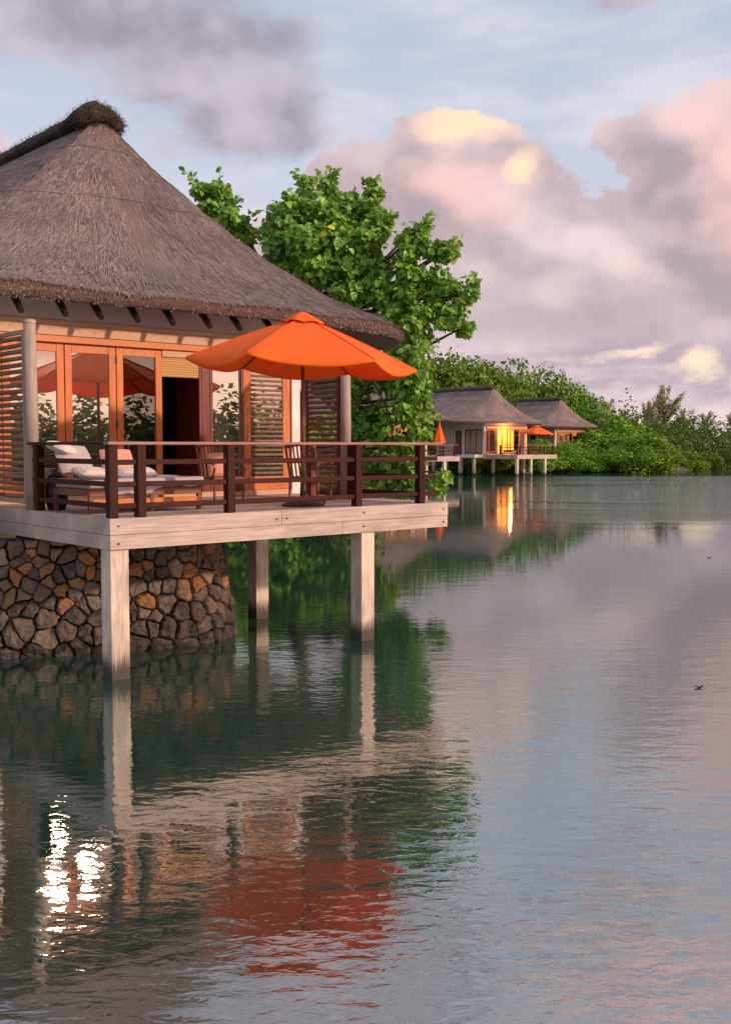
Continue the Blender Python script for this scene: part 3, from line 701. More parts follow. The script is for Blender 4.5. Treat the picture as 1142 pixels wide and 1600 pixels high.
# ------------------------------------------------------------------ parasol
def make_parasol():
    root=empty('parasol',Wp(3.68,.70),RZ)
    def tilt(p): return Vector((p[0],p[1],p[2]-.045*(.757*p[0]-.653*p[1])))
    RR=1.80; TH=[R(27.2+60*k) for k in range(6)]; top,rim=2.93,2.22
    m=MB(); vs=[];fs=[]; n=14; rows=12
    for j in range(rows+1):
        t=.07+.93*j/rows
        for k in range(6):
            a0,a1=TH[k],TH[k]+R(60)
            P0=Vector((math.cos(a0),math.sin(a0),0)); P1=Vector((math.cos(a1),math.sin(a1),0))
            for i in range(n):
                s=i/n; q=P0.lerp(P1,s)*RR*t; e=4*s*(1-s)
                z=top-(top-rim)*(t**1.12) - e*(.055*t*t) - .05*e*(t if j==rows else 0)
                z+= .012*math.sin(9*t+3*k+4*s)*e + .010*mnoise.noise(Vector((q.x*2.2,q.y*2.2,k)))*e+ .007*math.sin(26*s+2*k)*max(0,1-abs(t-.22)*4)
                vs.append(tilt((q.x*(1-.02*e*t),q.y*(1-.02*e*t),z)))
    K=6*n
    # short valance fold
    for idx in range(K):
        s=(idx%n)/n; p=Vector(vs[rows*K+idx]); vs.append(Vector((p.x*1.0,p.y*1.0,p.z-.03-.02*4*s*(1-s))))
    for j in range(rows+1):
        for i in range(K): fs.append((j*K+i,(j+1)*K+i,(j+1)*K+(i+1)%K,j*K+(i+1)%K))
    m.add(vs,fs); c=m.build('canopy',M['canvas'],root,smooth=True)
    sd_=c.modifiers.new('thick','SOLIDIFY'); sd_.thickness=.004
    m=MB(); 
    for k in range(6): # seams standing proud
        a=TH[k]; pts=[]
        for j in range(9):
            t=.1+.9*j/8; pts.append(tilt((math.cos(a)*RR*t,math.sin(a)*RR*t,top-(top-rim)*(t**1.12)+.004)))
        m.tube(pts,.009,5)
    m.build('seam',M['canvas'],c)
    m=MB(); vs=[];fs=[]
    for j,(r,z) in enumerate(((.0,3.02),(.05,3.015),(.16,2.96),(.33,2.875),(.335,2.86))):
        for i in range(24):
            a=2*math.pi*i/24+TH[0]; e=abs(math.cos(3*(a-TH[0]))); vs.append(tilt((math.cos(a)*r*(.88+.12*e),math.sin(a)*r*(.88+.12*e),z-(.03*(1-e) if j>2 else 0))))
    for j in range(4):
        for i in range(24): fs.append((j*24+i,(j+1)*24+i,(j+1)*24+(i+1)%24,j*24+(i+1)%24))
    m.add(vs,fs); v=m.build('vent_cap',M['canvas'],root,smooth=True); q=v.modifiers.new('thick','SOLIDIFY'); q.thickness=.006
    for k in range(6):
        a=TH[k]; m=MB(); P=lambda t,dz:tilt((math.cos(a)*RR*t,math.sin(a)*RR*t,top-(top-rim)*(t**1.12)+dz))
        m.tube([P(.03,-.05),P(.5,-.035),P(.99,-.03)],.013,6); m.tube([P(.5,-.04),(math.cos(a)*.04,math.sin(a)*.04,2.28)],.011,6); m.build('rib',M['teak'],root)
    m=MB(); m.tube([(0,0,.1),(0,0,1.6),tilt((0,0,2.99))],.03,12); m.build('pole',M['teak'],root,smooth=True)
    m=MB(); m.tube([(0,0,2.22),(0,0,2.34)],.055,12); m.build('hub',M['teak'],root)
    m=MB(); m.tube([(0,0,.001),(0,0,.035),(0,0,.07),(0,0,.09),(0,0,.34)],[.33,.33,.26,.06,.045],20)
    m.build('base',M['iron'],root,smooth=False)
    return root
par=make_parasol(); tag(par,'large open orange parasol on the nearest terrace','parasol','orange parasols')
# ------------------------------------------------------------------ furniture
def pillowmesh(w_,d_,h_,seed=0):
    m=MB(); n=14; vs=[];fs=[]
    for sgn in(1,-1):
        for j in range(n+1):
            for i in range(n+1):
                x=2*i/n-1;y=2*j/n-1; k=(max(0,1-x**4)*max(0,1-y**4))**.5
                px=x*(1-.07*y*y*(1-0)); py=y*(1-.07*x*x)
                z=sgn*h_/2*k; z+= .012*mnoise.noise(Vector((x*3+seed,y*3,sgn)))*k
                vs.append((px*w_/2,py*d_/2,z))
    N1=(n+1)**2
    for s in range(2):
        for j in range(n):
            for i in range(n):
                a=s*N1+j*(n+1)+i; f=(a,a+1,a+n+2,a+n+1); fs.append(f if s==0 else tuple(reversed(f)))
    m.add(vs,fs); return m
def pillow(name,loc,rot,size,mt,label,group=None,cat='pillow'):
    o=pillowmesh(*size,seed=loc[0]*7).build(name,M[mt],None,smooth=True)
    o.rotation_euler=rot
    o.location=Wp(*loc); o.rotation_mode='XYZ'
    o.matrix_world=Matrix.Translation(Wp(*loc))@Matrix.Rotation(RZ,4,'Z')@Matrix.Rotation(rot[2],4,'Z')@Matrix.Rotation(rot[1],4,'Y')@Matrix.Rotation(rot[0],4,'X')
    return tag(o,label,cat,group)
def make_daybed():
    root=empty('daybed',Wp(.22,1.02),RZ)
    Lb,Db=1.80,1.15
    m=MB(); m.box(0,Lb,0,.05,.24,.34); m.box(0,Lb,Db-.05,Db,.24,.34); m.box(0,.05,.05,Db-.05,.24,.34); m.box(Lb-.05,Lb,.05,Db-.05,.24,.34)
    for i in range(9): m.box(.08+i*.2,.16+i*.2,.05,Db-.05,.29,.33)
    m.build('frame',M['teak'],root,bevel=.006)
    for (x,y) in((0,0),(Lb-.06,0),(0,Db-.06),(Lb-.06,Db-.06),(.95,0)):
        l=MB(); l.box(x,x+.06,y+.0,y+.06,.002,.238); l.build('leg',M['teak'],root,bevel=.006)
    l=MB(); l.box(.0,Lb,.01,.05,.10,.2); l.build('apron',M['orange_beam'],root)
    m=MB(); m.box(.02,Lb-.02,.02,Db-.02,.342,.47); mt=m.build('mattress',M['linen'],root,bevel=.03,seg=3)
    # throw sheet hanging unevenly over the front edge
    m=MB(); nx,ny=60,22; vs=[];fs=[]
    for j in range(ny+1):
        for i in range(nx+1):
            x=.25+(Lb-.22)*i/nx; t=j/ny; wv=.012*math.sin(x*23)+.01*math.sin(x*41+1)
            drop=.17+.07*math.sin(x*2.7+.6)+.03*math.sin(x*9)
            if t<.6: y=Db*.95*(1-t/.6); z=.478+.006*math.sin(x*11+y*7)
            else:
                k=(t-.6)/.4; y=-.012-wv*k-.015*k; z=.474-drop*k
            vs.append((x,y,z))
    for j in range(ny):
        for i in range(nx): a=j*(nx+1)+i; fs.append((a,a+1,a+nx+2,a+nx+1))
    m.add(vs,fs); o=m.build('sheet',M['linen'],root,smooth=True); q=o.modifiers.new('t','SOLIDIFY'); q.thickness=.008
    return root
bed=make_daybed(); tag(bed,'low timber daybed with grey sheet at the left of the nearest terrace','daybed')
pillow('pillow',(.45,1.95,.74),(R(62),0,R(15)),(.62,.48,.18),'linen','large plain grey pillow propped at the back left of the daybed','pillows on the daybed')
pillow('pillow',(1.02,1.72,.70),(R(60),0,R(-8)),(.50,.46,.17),'peach','peach pillow leaning back in the middle of the daybed','pillows on the daybed')
pillow('pillow',(.52,1.45,.55),(R(12),R(4),R(8)),(.60,.42,.16),'floral','sprigged white pillow lying at the left of the daybed','pillows on the daybed')
pillow('pillow',(1.13,1.38,.545),(R(10),R(-3),R(-6)),(.58,.42,.16),'floral','sprigged white pillow lying in the middle of the daybed','pillows on the daybed')
pillow('pillow',(.34,2.05,.90),(R(20),R(6),R(35)),(.55,.40,.15),'white_fabric','white pillow on top of the pile at the left end of the daybed','pillows on the daybed')
root=empty('beach_bag',Wp(.36,2.36),RZ,'black rounded bag on the deck left of the daybed','bag')
m=MB(); m.tube([(0,0,.002),(0,0,.1),(0,0,.35),(0,0,.5),(0,0,.56)],[.12,.16,.165,.12,.05],18); m.build('bag_body',M['black'],root,smooth=True)
m=MB(); m.tube([(-.06,-.15,.42),(-.03,-.17,.46),(.03,-.17,.46),(.05,-.16,.41),(.0,-.165,.38)],.012,6); m.build('pale_mark',M['white_fabric'],root)
def make_armchair(name='armchair'):
    root=empty(name,(0,0,0))
    m=MB()
    for i in range(7): m.box(-.25,.25,-.25+i*.073,-.19+i*.073,.40,.425)
    m.build('seat',M['teak'],root,bevel=.004)
    m=MB(); m.box(-.27,.27,-.28,-.252,.355,.42); m.box(-.27,.27,.262,.288,.355,.42); m.box(-.27,-.252,-.25,.26,.355,.42); m.box(.252,.27,-.25,.26,.355,.42); m.build('seat_frame',M['teak'],root)
    def back(x,z): return (x,.27+(z-.42)*.28-.05*math.cos(x*4)+.05,z)
    m=MB()
    for i in range(7):
        x=-.20+i*.0667; m.tube([back(x,.43),back(x,.66),back(x,.93)],.016,6)
    m.build('slats',M['teak'],root)
    m=MB(); m.tube([back(-.28,.92),back(-.15,.955),back(0,.97),back(.15,.955),back(.28,.92)],.032,8); m.build('top_rail',M['teak'],root,smooth=True)
    for sx in(-1,1):
        l=MB(); l.tube([(sx*.26,.30,.002),(sx*.26,.27,.42),back(sx*.265,.93)],.022,8); l.build('leg',M['teak'],root)
        l=MB(); l.tube([(sx*.26,-.26,.002),(sx*.26,-.26,.40)],.022,8); l.build('leg',M['teak'],root)
        l=MB(); l.tube([back(sx*.265,.66),(sx*.28,.12,.665),(sx*.28,-.15,.67),(sx*.28,-.29,.64),(sx*.28,-.315,.56),(sx*.275,-.26,.47),(sx*.27,-.15,.40)],[.02,.024,.026,.024,.02,.018,.016],8)
        l.build('arm',M['teak'],root,smooth=True)
    return root
ch=make_armchair(); ch.location=Wp(3.38,2.55); ch.rotation_euler=(0,0,RZ+R(-8)); tag(ch,'teak armchair with a peach cushion, behind the railing beside the daybed','armchair','armchairs on the nearest terrace')
ch2=copy_tree(ch); ch2.location=Wp(4.72,1.85); ch2.rotation_euler=(0,0,RZ+R(118)); ch2['label']='slat-backed armchair without cushion, behind the railing under the orange parasol'
pillow('cushion',(3.38,2.58,.63),(R(72),0,R(-8)),(.46,.42,.15),'peach','peach square cushion standing on the seat of the left armchair',cat='cushion')
root=empty('terrace_table',Wp(4.12,1.05),RZ,'small dark pedestal table beside the parasol pole on the nearest terrace','table')
m=MB(); m.box(-.33,.33,-.33,.33,.70,.735); m.build('tabletop',M['teak'],root,bevel=.008)
m=MB(); m.box(-.05,.05,-.05,.05,.06,.698); m.build('pedestal',M['red_wood'],root)
m=MB(); m.box(-.26,.26,-.045,.045,.002,.058); m.box(-.045,.045,-.26,-.046,.002,.058); m.box(-.045,.045,.046,.26,.002,.058); m.build('foot',M['iron'],root,bevel=.01)

# ------------------------------------------------------------------ far bungalows: the same buildings further along the shore
SITES=[((3.5,88.),'partly hidden thatched bungalow behind the big tree and closed parasol','closed'),
       ((15.2,106.),'distant thatched bungalow with glowing terrace doors','open'),
       ((27.3,133.),'farthest thatched bungalow with dark windows, partly behind a bush','none')]
decklabels=['distant stilted terrace carrying the closed orange parasol','distant stilted terrace in front of the glowing doors','farthest stilted terrace, half hidden by shoreline bushes']
for k,((x,y),lb,st) in enumerate(SITES):
    loc=Vector((x,y,DT))
    h=copy_tree(house,skip=('loose_straw',)); h.location=loc; h['label']=lb
    d=copy_tree(deck); d.location=loc; d['label']=decklabels[k]
    for c in list(h.children):
        if c.name.startswith('rafter'): bpy.data.objects.remove(c)
    # side stilts carrying house and walkway
    for i,(a,b) in enumerate(((-1.4,4.6),(-1.4,6.6),(-1.4,8.6),(-1.3,10.6),(-.2,7.6),(1.5,4.6),(6.1,4.6),(2.2,.1))):
        s=MB(); s.box(a,a+.24,b,b+.24,-3.4,-.425 if a>-1 else -.31); s.build('stilt',M['stilt'],h)
    if st=='open':
        for c2 in list(h.children):
            if c2.name.startswith('door') and c2.type=='MESH' and not c2.name.startswith('door_sill') and 1.2<min(v.co.x for v in c2.data.vertices)<2.4:
                for c3 in list(c2.children): bpy.data.objects.remove(c3)
                bpy.data.objects.remove(c2)
        for c2 in list(h.children):
            if c2.name.startswith(('folded_door','roller_blind')): bpy.data.objects.remove(c2)
        m=MB(); m.box(-.1,6.2,4.42,4.45,.02,2.7); c=m.build('curtain',M['glow_curtain'],h)
        for aa in (1.36,2.27,3.14,3.55): q=MB(); q.box(aa,aa+.09,4.10,4.20,.1,2.63); q.build('door_post',M['orange_wood'],h)
        c['label']='orange curtain glowing by its own emission'
        for c2 in h.children:
            if c2.name.startswith('inner_wall'): bpy.data.objects.remove(c2); break
        for c2 in h.children:
            for pn in c2.children:
                if pn.name.startswith('pane'):
                    pn.data=pn.data.copy(); pn.data.materials[0]=M['glass_clear']
        li=bpy.data.lights.new('eave_fill_light','POINT'); li.energy=170; li.color=(1,.5,.15); li.shadow_soft_size=.15  # unseen fill light added to spread the orange glow over the facade
        lo=bpy.data.objects.new('eave_fill_light',li); COL.objects.link(lo); lo.location=(2.6,3.2,2.45); lo.parent=h
        p=copy_tree(par); p['label']='distant small open orange parasol on the lamp-lit terrace'
        p.location=loc+(Wp(3.9,.78)-C0)
        c1=copy_tree(ch); c1.location=loc+(Wp(2.6,1.6)-C0); c1['group']='chairs on the distant terrace'; c1['label']='distant teak armchair left on the lamp-lit terrace, nearer the door'
        c1=copy_tree(ch2); c1.location=loc+(Wp(4.8,1.8)-C0); c1['group']='chairs on the distant terrace'; c1['label']='distant teak armchair under the far open parasol'
        b2=copy_tree(bed); b2.location=loc+(Wp(.3,1.02)-C0); b2['label']='distant daybed at the left of the lamp-lit terrace'
    if st!='none':
        for (a,lb2) in ((.07,'left'),):
            s=copy_tree(s1); s.location=loc+(Wp(.07,2.72)-C0)
            s['label']='distant slatted privacy screen '+('near the closed parasol' if st=='closed' else 'left of the glowing doors')
    if st=='closed':
        root=empty('closed_parasol',loc+(Wp(4.6,.9)-C0),RZ,'furled orange parasol on the terrace just right of the big tree','parasol','orange parasols')
        m=MB(); m.tube([(0,0,.02),(0,0,2.9)],.03,8); m.build('pole',M['teak'],root)
        m=MB(); vs=[];fs=[]
        for j,(r,z) in enumerate(((.04,2.95),(.10,2.6),(.24,2.1),(.40,1.55),(.46,1.2),(.44,1.15))):
            for i in range(24):
                a=2*math.pi*i/24; rr=r*(1+.16*math.cos(6*a)*min(1,j)); vs.append((math.cos(a)*rr,math.sin(a)*rr,z))
        for j in range(5):
            for i in range(24): fs.append((j*24+i,(j+1)*24+i,(j+1)*24+(i+1)%24,j*24+(i+1)%24))
        m.add(vs,fs); m.build('canopy',M['canvas'],root,smooth=True)
        m=MB(); m.tube([(0,0,.001),(0,0,.07)],.3,16); m.build('base',M['iron'],root)
# ------------------------------------------------------------------ foliage
def leafcol(r,base,var=.35,yel=.08):
    k=1+r.uniform(-var,var); c=[base[0]*k,base[1]*k,base[2]*k]
    if r.rand()<yel: c=[base[0]*2.6*k,base[1]*1.35*k,base[2]*.9]
    return tuple(c)
def add_leaf(vs,fs,cs,p,d,nrm,L,Wd,c):
    side=d.cross(nrm); 
    if side.length<1e-4: return
    side.normalize(); n=side.cross(d).normalized(); o=len(vs)
    pt=lambda y,x,z: tuple(p+d*(y*L)+side*(x*Wd)+n*(z*L))
    vs.extend([pt(0,0,0),pt(.18,-.46,.12),pt(.60,-.40,.08),pt(1,0,-.12),pt(.60,.40,.08),pt(.18,.46,.12),pt(.5,0,-.02)])
    fs.extend([(o,o+6,o+2,o+1),(o+6,o+3,o+2),(o,o+5,o+4,o+6),(o+6,o+4,o+3)]); cs.extend([c]*4)
def big_tree():
    r=np.random.RandomState(5)
    root=empty('broadleaf_tree',(-3.4,37.8,.3),0,'large bright green broad-leaved tree behind the nearest bungalow','tree')
    base=Vector((-3.4,37.8,.3))
    CL=[ # direction (photo x,y), radius x,y in photo px, distance
     (314,298,15,16,34),(345,300,15,15,34),(330,325,24,16,34),(358,338,15,15,33),(374,350,16,16,33),(352,360,18,18,34),(384,374,10,11,33),
     (432,338,16,20,33),(428,365,15,22,33),(445,350,28,26,32),(478,292,12,20,33),(512,290,13,20,32),(470,330,30,30,32),(510,335,34,34,32),(550,330,28,26,32),(584,300,12,12,31.5),(572,320,16,18,31.5),(592,345,15,22,31),(600,352,10,16,31),
     (440,385,36,30,32),(480,380,36,36,31),(530,375,38,36,31),(575,375,32,32,31),(500,420,42,32,31),(555,420,40,34,31),(592,422,20,26,31),(595,455,32,28,30.5),(545,460,36,24,30.5),(460,420,30,20,32),
     (658,360,9,13,30),(656,378,12,14,30),(634,376,10,14,30),(640,396,18,14,30),(668,392,18,9,30),(690,398,13,8,30),(704,394,9,8,30),(630,412,8,12,30),(640,430,18,20,30),(634,465,24,24,30),
     (665,435,15,15,30),(684,448,13,14,30),(680,466,20,11,30),(708,452,10,12,29.5),(722,468,14,9,29.5),(738,458,9,11,29.5),(698,484,14,10,29.5),(706,502,10,10,29.5),(728,514,12,9,29.5),(690,500,10,12,29.5),
     (660,490,18,18,29.5),(640,510,26,22,29.5),(610,495,26,20,30),(650,535,22,18,29.5),(630,555,28,20,29.5),(655,575,18,20,29),(640,600,26,22,29),(655,625,18,20,29),(648,655,24,22,29),(632,640,18,22,29),(655,672,18,16,29),
     (556,600,20,18,31),(548,630,16,22,31),(562,655,22,18,31),(550,675,18,20,31),(585,672,22,14,30.5),(600,655,14,18,30.5),(590,640,8,8,30.5),(608,690,26,16,30),(640,695,26,14,29),
     (560,705,20,14,30.5),(590,722,22,14,30),(620,730,26,16,29.5),(645,722,22,18,29),(575,745,20,12,30),(610,752,20,12,29.5),(640,750,18,14,29),(625,772,16,8,29),(545,560,14,30,31),(575,570,18,16,31),(605,570,20,22,30.5),(596,600,12,12,30.5),(615,600,10,20,30),
     (690,744,14,12,28.4),(674,756,12,9,28.4),(682,764,11,6,28.4)]
    vs=[];fs=[];cs=[]; hubs=[]
    for (cx,cy,rx,ry,Y) in CL:
        c=uw(cx,cy,Y); sx=rx*Y/1650*.80; sz=ry*Y/1650*.82; sy=(sx+sz)*.6+.25; hubs.append((c,sx))
        area=sx*sz; n=int(60+area*1050)
        for _ in range(min(n,620)):
            v=r.normal(0,1,3); v/=np.linalg.norm(v); q=r.uniform(.35,1.0)**.45
            if r.rand()<.10: q*=1.22
            p=c+Vector((v[0]*sx*q,v[1]*sy*q,v[2]*sz*q))
            d=Vector((v[0]*.6+r.normal(0,.5),v[1]*.5+r.normal(0,.5),-.55+r.normal(0,.5))).normalized()
            nn_=Vector((v[0]*.7+r.normal(0,.45),v[1]*.7-.15+r.normal(0,.45),.55+r.normal(0,.4))).normalized()
            L=r.uniform(.12,.27)
            add_leaf(vs,fs,cs,p,d,nn_,L,L*r.uniform(.85,1.0),leafcol(r,(.145,.29,.035),.48,.02))
    tw=MB()
    for (c,sx) in hubs:        # leafy shoots standing out of each clump
        if c.z<3.4: continue
        for _ in range(5 if sx>.3 else 2):
            a=r.uniform(0,6.28); dv=Vector((math.cos(a)*.8,math.sin(a)*.3,r.uniform(.1,1.1))).normalized(); ln=sx*.8+r.uniform(.18,.5)
            p0=c+dv*sx*.4; tw.tube([p0,c+dv*ln+Vector((0,0,.05))],[.014,.004],4)
            for k in range(16):
                t=r.uniform(.2,1.05); p=p0.lerp(c+dv*ln,t)+Vector(r.normal(0,.055,3)); d=(dv*.5+Vector(r.normal(0,.7,3))+Vector((0,0,-.35))).normalized()
                L=r.uniform(.12,.23); add_leaf(vs,fs,cs,p,d,Vector((r.normal(0,.6),-.3+r.normal(0,.6),.6)).normalized(),L,L*.92,leafcol(r,(.16,.31,.04),.4,.025))
    m=MB(); m.v=vs; m.f=fs; m.c=cs; cr=m.build('crown',M['leaf'],root)
    cr.matrix_parent_inverse=Matrix.Translation(-base)
    m=MB(); trunk=[base+Vector((0,0,-.8)),base+Vector((.2,-.8,1.3)),base+Vector((.9,-2.4,2.8)),base+Vector((1.6,-4.2,4.6)),base+Vector((1.5,-5.2,6.6))]
    m.tube(trunk,[.42,.36,.3,.22,.12],12); 
    for (c,sx) in hubs:
        t0=min(trunk[1:],key=lambda q:(q-c).length+max(0,(q.z-c.z))*1.2)
        mid=t0.lerp(c,.55)+Vector((0,0,-.25)); rr=.05+.012*(c-t0).length
        m.tube([t0,t0.lerp(mid,.5)+Vector((0,0,.1)),mid,c+Vector((0,0,.1)),c+(c-mid).normalized()*sx*.7],[rr,rr*.8,rr*.55,.022,.01],6)
    m.v,m.f,m.c=m.v+tw.v,m.f+[tuple(i+len(m.v) for i in f) for f in tw.f],m.c+tw.c
    # the bare bent twig over the neighbour's roof
    m.tube([uw(585,600,30),uw(602,632,29.8),uw(612,662,29.6),uw(614,690,29.5)],[.03,.028,.022,.015],6)
    t=m.build('trunk',M['bark'],root,smooth=True); t.matrix_parent_inverse=Matrix.Translation(-base)
big_tree()
def blobtree(kind,seed):
    """unit-less prototype meshes: returns (crown mesh, trunk mesh)"""
    r=np.random.RandomState(seed); vs=[];fs=[];cs=[]
    def card(p,n_,s,c,asp=.7):
        n_=n_.normalized(); a=n_.cross(Vector((r.normal(),r.normal(),r.normal()))); 
        if a.length<1e-3: return
        a.normalize(); b=n_.cross(a); o=len(vs)
        vs.extend([tuple(p-a*s),tuple(p+b*s*asp),tuple(p+a*s),tuple(p-b*s*asp)]); fs.append((o,o+1,o+2,o+3)); cs.append(c)
    tr=MB()
    if kind=='broad':
        base=(.11,.23,.03); lobes=[]
        for i in range(16):
            a=r.uniform(0,6.28); q=r.uniform(.15,.72); z=r.uniform(.32,.92); rad=r.uniform(.2,.34)
            q*=math.sqrt(max(.1,1-((z-.5)/.62)**2)); lobes.append((Vector((math.cos(a)*q*.62,math.sin(a)*q*.62,z)),rad))
        for c,rad in lobes:
            tr.tube([(0,0,.28),tuple(c*.5+Vector((0,0,.12))),tuple(c)],[.022,.014,.004],5)
            for _ in range(420):
                v=Vector(r.normal(0,1,3)).normalized(); q=rad*(r.uniform(.5,1.12)**.6)*(1+.25*mnoise.noise(v*2.5+c*9))
                card(c+Vector((v.x*q,v.y*q,v.z*q*.85)),v+Vector((0,0,.5))+Vector(r.normal(0,.6,3)),r.uniform(.018,.034),leafcol(r,base,.4,.03))
        tr.tube([(0,0,-.05),(.01,.01,.2),(0,0,.45)],[.04,.03,.02],8)
    elif kind=='bush':
        base=(.125,.26,.024); lobes=[]
        for i in range(22):
            a=r.uniform(0,6.28); q=math.sqrt(r.uniform(0,1))*.42; z=r.uniform(.08,.85)*math.sqrt(max(.1,1-(q/.55)**2)); lobes.append((Vector((math.cos(a)*q,math.sin(a)*q,z)),r.uniform(.13,.22)))
        for c,rad in lobes:
            for _ in range(300):
                v=Vector(r.normal(0,1,3)).normalized(); q=rad*(r.uniform(.5,1.15)**.6)
                card(c+v*q,v+Vector((0,0,.4))+Vector(r.normal(0,.6,3)),r.uniform(.018,.036),leafcol(r,base,.38,.05),.6)
        for i in range(5):
            a=i*1.25; tr.tube([(0,0,-.05),(math.cos(a)*.1,math.sin(a)*.1,.3),(math.cos(a)*.2,math.sin(a)*.2,.6)],[.02,.015,.006],6)
    else: # feathery, wind-leaned
        base=(.24,.27,.12)
        tr.tube([(0,0,-.05),(.01,0,.3),(.05,0,.7),(.10,0,.97)],[.028,.02,.011,.003],7)
        for i in range(46):
            z=r.uniform(.22,.93); a=r.uniform(0,6.28); L=(.30*(1.1-z)+.08)*r.uniform(.7,1.2)
            p0=Vector((.07*z*z,0,z)); p1=p0+Vector((math.cos(a)*L+.07,math.sin(a)*L,.22+.10*r.rand()))
            tr.tube([p0,p1],[.003,.001],4)
            for _ in range(95):
                t=r.uniform(.25,1.12); p=p0.lerp(p1,t)+Vector(r.normal(0,.016,3))
                d=((p1-p0).normalized()+Vector((.15,0,r.uniform(-.2,.5)))+Vector(r.normal(0,.28,3))).normalized(); s=d.cross(Vector(r.normal(0,1,3))).normalized(); o=len(vs)
                l=r.uniform(.03,.06); vs.extend([tuple(p-s*.0055),tuple(p+s*.0055),tuple(p+d*l)]); fs.append((o,o+1,o+2)); cs.append(leafcol(r,base,.35,.05))
    m=MB(); m.v=vs;m.f=fs;m.c=cs
    return m,tr
PRO={}
def plant(kind,var,loc,hgt,wid,label,cat,group,name):
    key=(kind,var)
    if key not in PRO:
        m,tr=blobtree(kind,var*17+3); root=empty(name,loc)
        m.build('crown',M['farleaf'],root); tr.build('trunk',M['bark'],root,smooth=True); PRO[key]=root; o=root
    else: o=copy_tree(PRO[key]); o.name=name
    o.location=loc; o.scale=(wid,wid,hgt); o.rotation_euler=(0,0,rng.uniform(0,6.28) if kind!='wisp' else rng.uniform(-.4,.4))
    return tag(o,label,cat,group)
def gp(x,Y): return Vector(((x-571)/1650*Y,Y,.3))
def topz(y,Y): return H+(696-y)/1650*Y-.3
G1='trees behind the distant bungalows'
T1=[ # photo x, top y, distance, width, kind, label
 (640,556,131,9,'broad',2,'dark green tree left of the first distant roof, behind the big tree'),
 (690,543,134,9.5,'broad',0,'tallest dark tree, directly behind the ridge of the lit bungalow'),
 (735,560,141,9,'broad',1,'bright green tree behind the right end of the lit bungalow ridge'),
 (775,572,157,9,'broad',2,'green tree rising over the gap between the two distant roofs'),
 (815,582,164,9,'broad',0,'green tree behind the left half of the farthest roof'),
 (855,590,167,9,'broad',1,'green tree behind the right half of the farthest roof'),
 (893,612,167,8,'broad',2,'green tree rising just right of the farthest roof ridge'),
 (925,628,161,8,'broad',0,'green tree sloping down right of the farthest bungalow'),
 (955,640,158,8,'broad',1,'low green tree right of the farthest terrace, third from the open water')]
for (x,ty,Y,wd,kd,var,lb) in T1: plant(kd,var,gp(x,Y),topz(ty+10,Y)*1.0,wd*1.2,lb,'tree',G1,'broadleaf_tree')
G2='bushes along the distant shoreline'
B1=[(800,694,119,3.8,0,'pale green bush between the lit terrace and the farthest bungalow, leftmost of its clump'),
 (840,680,121,6.6,1,'round bright bush below the windows of the farthest bungalow'),
 (885,684,123,6.0,2,'dark bush right of the round bright one, below the farthest bungalow'),
 (915,700,121,4.6,0,'low bush at the water in front of the farthest terrace'),
 (945,706,121.5,4.8,1,'small dim bush at the water right of the farthest terrace'),
 (958,640,142,10,2,'tall bright shrub mass right of the farthest terrace'),
 (988,656,130,9.6,0,'broad bright bush sloping to the water, middle of the right clump'),
 (1004,672,124,7.6,1,'bright bush near the point, second from its tip'),
 (1026,694,121.5,5.2,2,'lowest bright bush at the very tip of the point'),
 (995,690,120.5,7,2,'bright bush low over the water left of the point'),
 (965,690,123,6.5,0,'bright bush low over the water, left in the right clump'),
 (930,665,140,8,1,'green bush directly behind the farthest terrace rail'),
 (760,704,121,4.,2,'dark green bush under the lit terrace among the stilts'),
 (1058,694,135,7,0,'dim bush in the hollow between the bright point and the dark thicket'),(1075,700,139,7,2,'low dim bush at the foot of the dark thicket on the far shore'),
 (715,706,117,4.5,1,'dark bush under the walkway of the lit bungalow'),
 (375,610,36.5,4.6,0,'bush behind the nearest bungalow, left of the parasol pole, mostly hidden'),(440,600,38,4.6,1,'bush hidden behind the parasol pole and the dark screen'),(505,622,37.8,4.2,2,'bush behind the dark slatted screen, left of the big tree foliage')]
for (x,ty,Y,wd,var,lb) in B1: 
    p=gp(x,Y); p.z=-.1; plant('bush',var,p,(topz(ty,Y)+.4)*1.02,wd*1.15,lb,'bush',G2,'shoreline_bush')
G3='feathery trees on the far shore'
F1=[(876,584,172,4.5,0,'thin feathery tree standing above the farthest roof'),
 (938,622,172,6,1,'flat feathery tree top just above the right trees'),
 (970,632,170,7,0,'small feathery tree left of the big pale one'),
 (1030,602,172,12,0,'big pale feathery tree on the far shore, tallest there'),
 (1003,622,170,8,1,'pale feathery tree leaning against the big one on its left'),
 (1062,632,176,8,0,'thin feathery tree right of the big pale one'),
 (1095,636,182,7,1,'grey wispy tree on the far shore near the right edge'),
 (1138,634,182,8,2,'wispy tree cut by the right edge of the photo')]
for (x,ty,Y,wd,var,lb) in F1: plant('wisp',var,gp(x,Y),topz(ty+24,Y),wd*1.0,lb,'tree',G3,'feathery_tree')
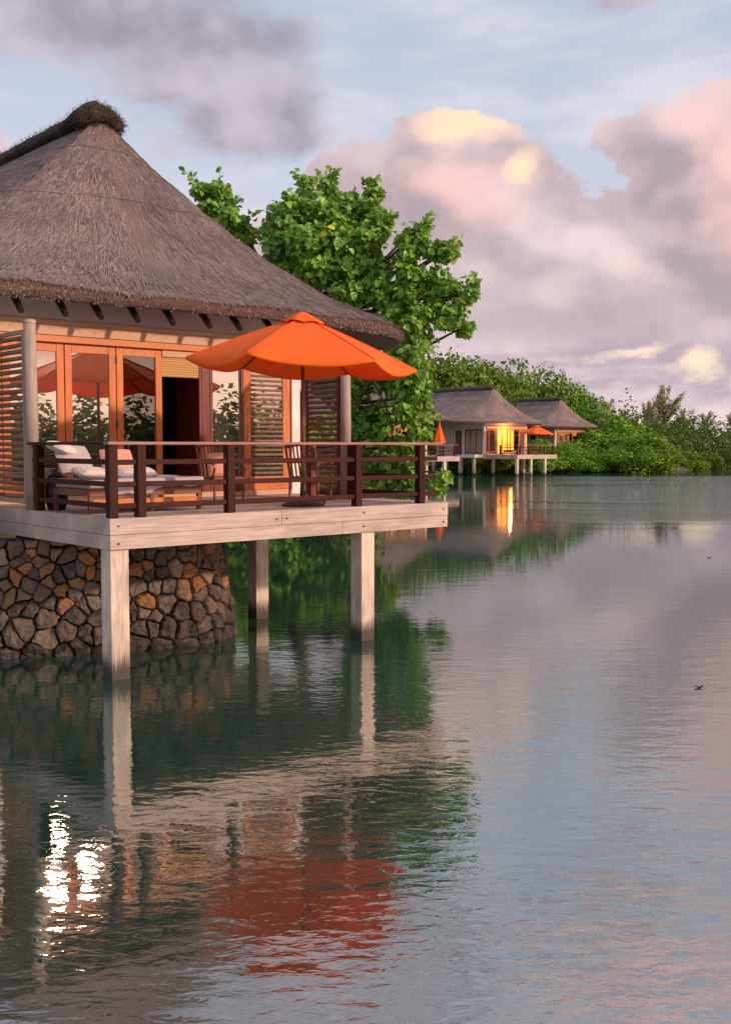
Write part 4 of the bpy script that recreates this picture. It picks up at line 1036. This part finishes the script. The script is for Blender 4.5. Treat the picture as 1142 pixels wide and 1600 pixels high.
# the far bank: mangrove thicket as one mass, continuing round the lagoon beyond the frame
def thicket(segs,name,label):
    r=np.random.RandomState(9); vs=[];fs=[];cs=[]
    for (x0,y0,x1,y1,step,hh,dens) in segs:
        Ls=math.hypot(x1-x0,y1-y0); n=int(Ls/step); dx,dy=(x1-x0)/Ls,(y1-y0)/Ls
        for i in range(n):
            for row in range(3):
                t=(i+r.rand())*step; off=row*5+r.uniform(0,3); c=Vector((x0+dx*t-dy*off*-1,y0+dy*t-dx*off*1,0)) if False else Vector((x0+dx*t,y0+dy*t,0))
                nx,ny=dy,-dx
                if (c.x+nx*3-30)**2+(c.y+ny*3-40)**2 < (c.x-30)**2+(c.y-40)**2: nx,ny=-nx,-ny
                c=c+Vector((nx*off,ny*off,0)); h=hh*(.62+.2*row)*r.uniform(.8,1.15); rad=r.uniform(2.2,3.6)
                for _ in range(dens):
                    v=Vector(r.normal(0,1,3)).normalized(); v.z=abs(v.z)
                    q=r.uniform(.7,1.05)*(1+.3*mnoise.noise(v*2.2+c*.3)); p=c+Vector((v.x*rad*q,v.y*rad*q,v.z*h*q)); 
                    n_=(v+Vector((0,0,.5))+Vector(r.normal(0,.6,3))).normalized(); a=n_.cross(Vector(r.normal(0,1,3))).normalized(); b=n_.cross(a); s=r.uniform(.18,.34)*(1 if dens>300 else 1.7); o=len(vs)
                    vs.extend([tuple(p-a*s),tuple(p+b*s*.7),tuple(p+a*s),tuple(p-b*s*.7)]); fs.append((o,o+1,o+2,o+3)); cs.append(leafcol(r,(.055,.10,.018),.38,.02))
    m=MB(); m.v=vs;m.f=fs;m.c=cs; o=m.build(name,M['farleaf']); tag(o,label,'thicket',kind='stuff')
thicket([(41,136,58,151,2.2,8.4,330),(58,151,76,153,2.4,8.4,330),(76,154,122,132,4,8.5,120)],'mangrove_thicket','dark dense mangrove thicket along the far shore at the right')
thicket([(122,132,118,60,3.5,8.5,210),(118,60,96,5,3.2,8.5,290),(96,5,66,-36,3.2,9,290),(66,-36,20,-70,5,8,210)],'mangrove_thicket','mangrove thicket continuing round the lagoon beyond the frame')
# shade planting behind the bungalows so nothing shows bare ground
thicket([(-16,118,5,138,2.6,9.5,170),(5,138,12,156,2.8,10,170),(12,158,40,172,2.8,9,170)],'shore_thicket','dense green undergrowth behind the distant bungalows')
thicket([(-12,45,-12,92,3,6,120)],'shore_thicket','undergrowth on the bank beyond the big tree')
# ------------------------------------------------------------------ floating leaves
for (x,y,lb) in((1110,872,'dark fallen leaf floating on the open water, the farther of two'),(1098,1079,'brown fallen leaf floating on the open water, the nearer of two')):
    Y=H*1650/(y-696.); c=Vector(((x-571)/1650*Y,Y,.004)); m=MB()
    pts=[]
    for i in range(12):
        a=2*math.pi*i/12; pts.append((math.cos(a)*.055,math.sin(a)*.03+.012*math.cos(2*a),.01+.02*math.cos(a)**2))
    m.add(pts+[(0,0,.0)],[(i,(i+1)%12,12) for i in range(12)]); o=m.build('floating_leaf',M['rail']); o.location=c; tag(o,lb,'leaf','fallen leaves on the water')
    q=o.modifiers.new('t','SOLIDIFY'); q.thickness=.006
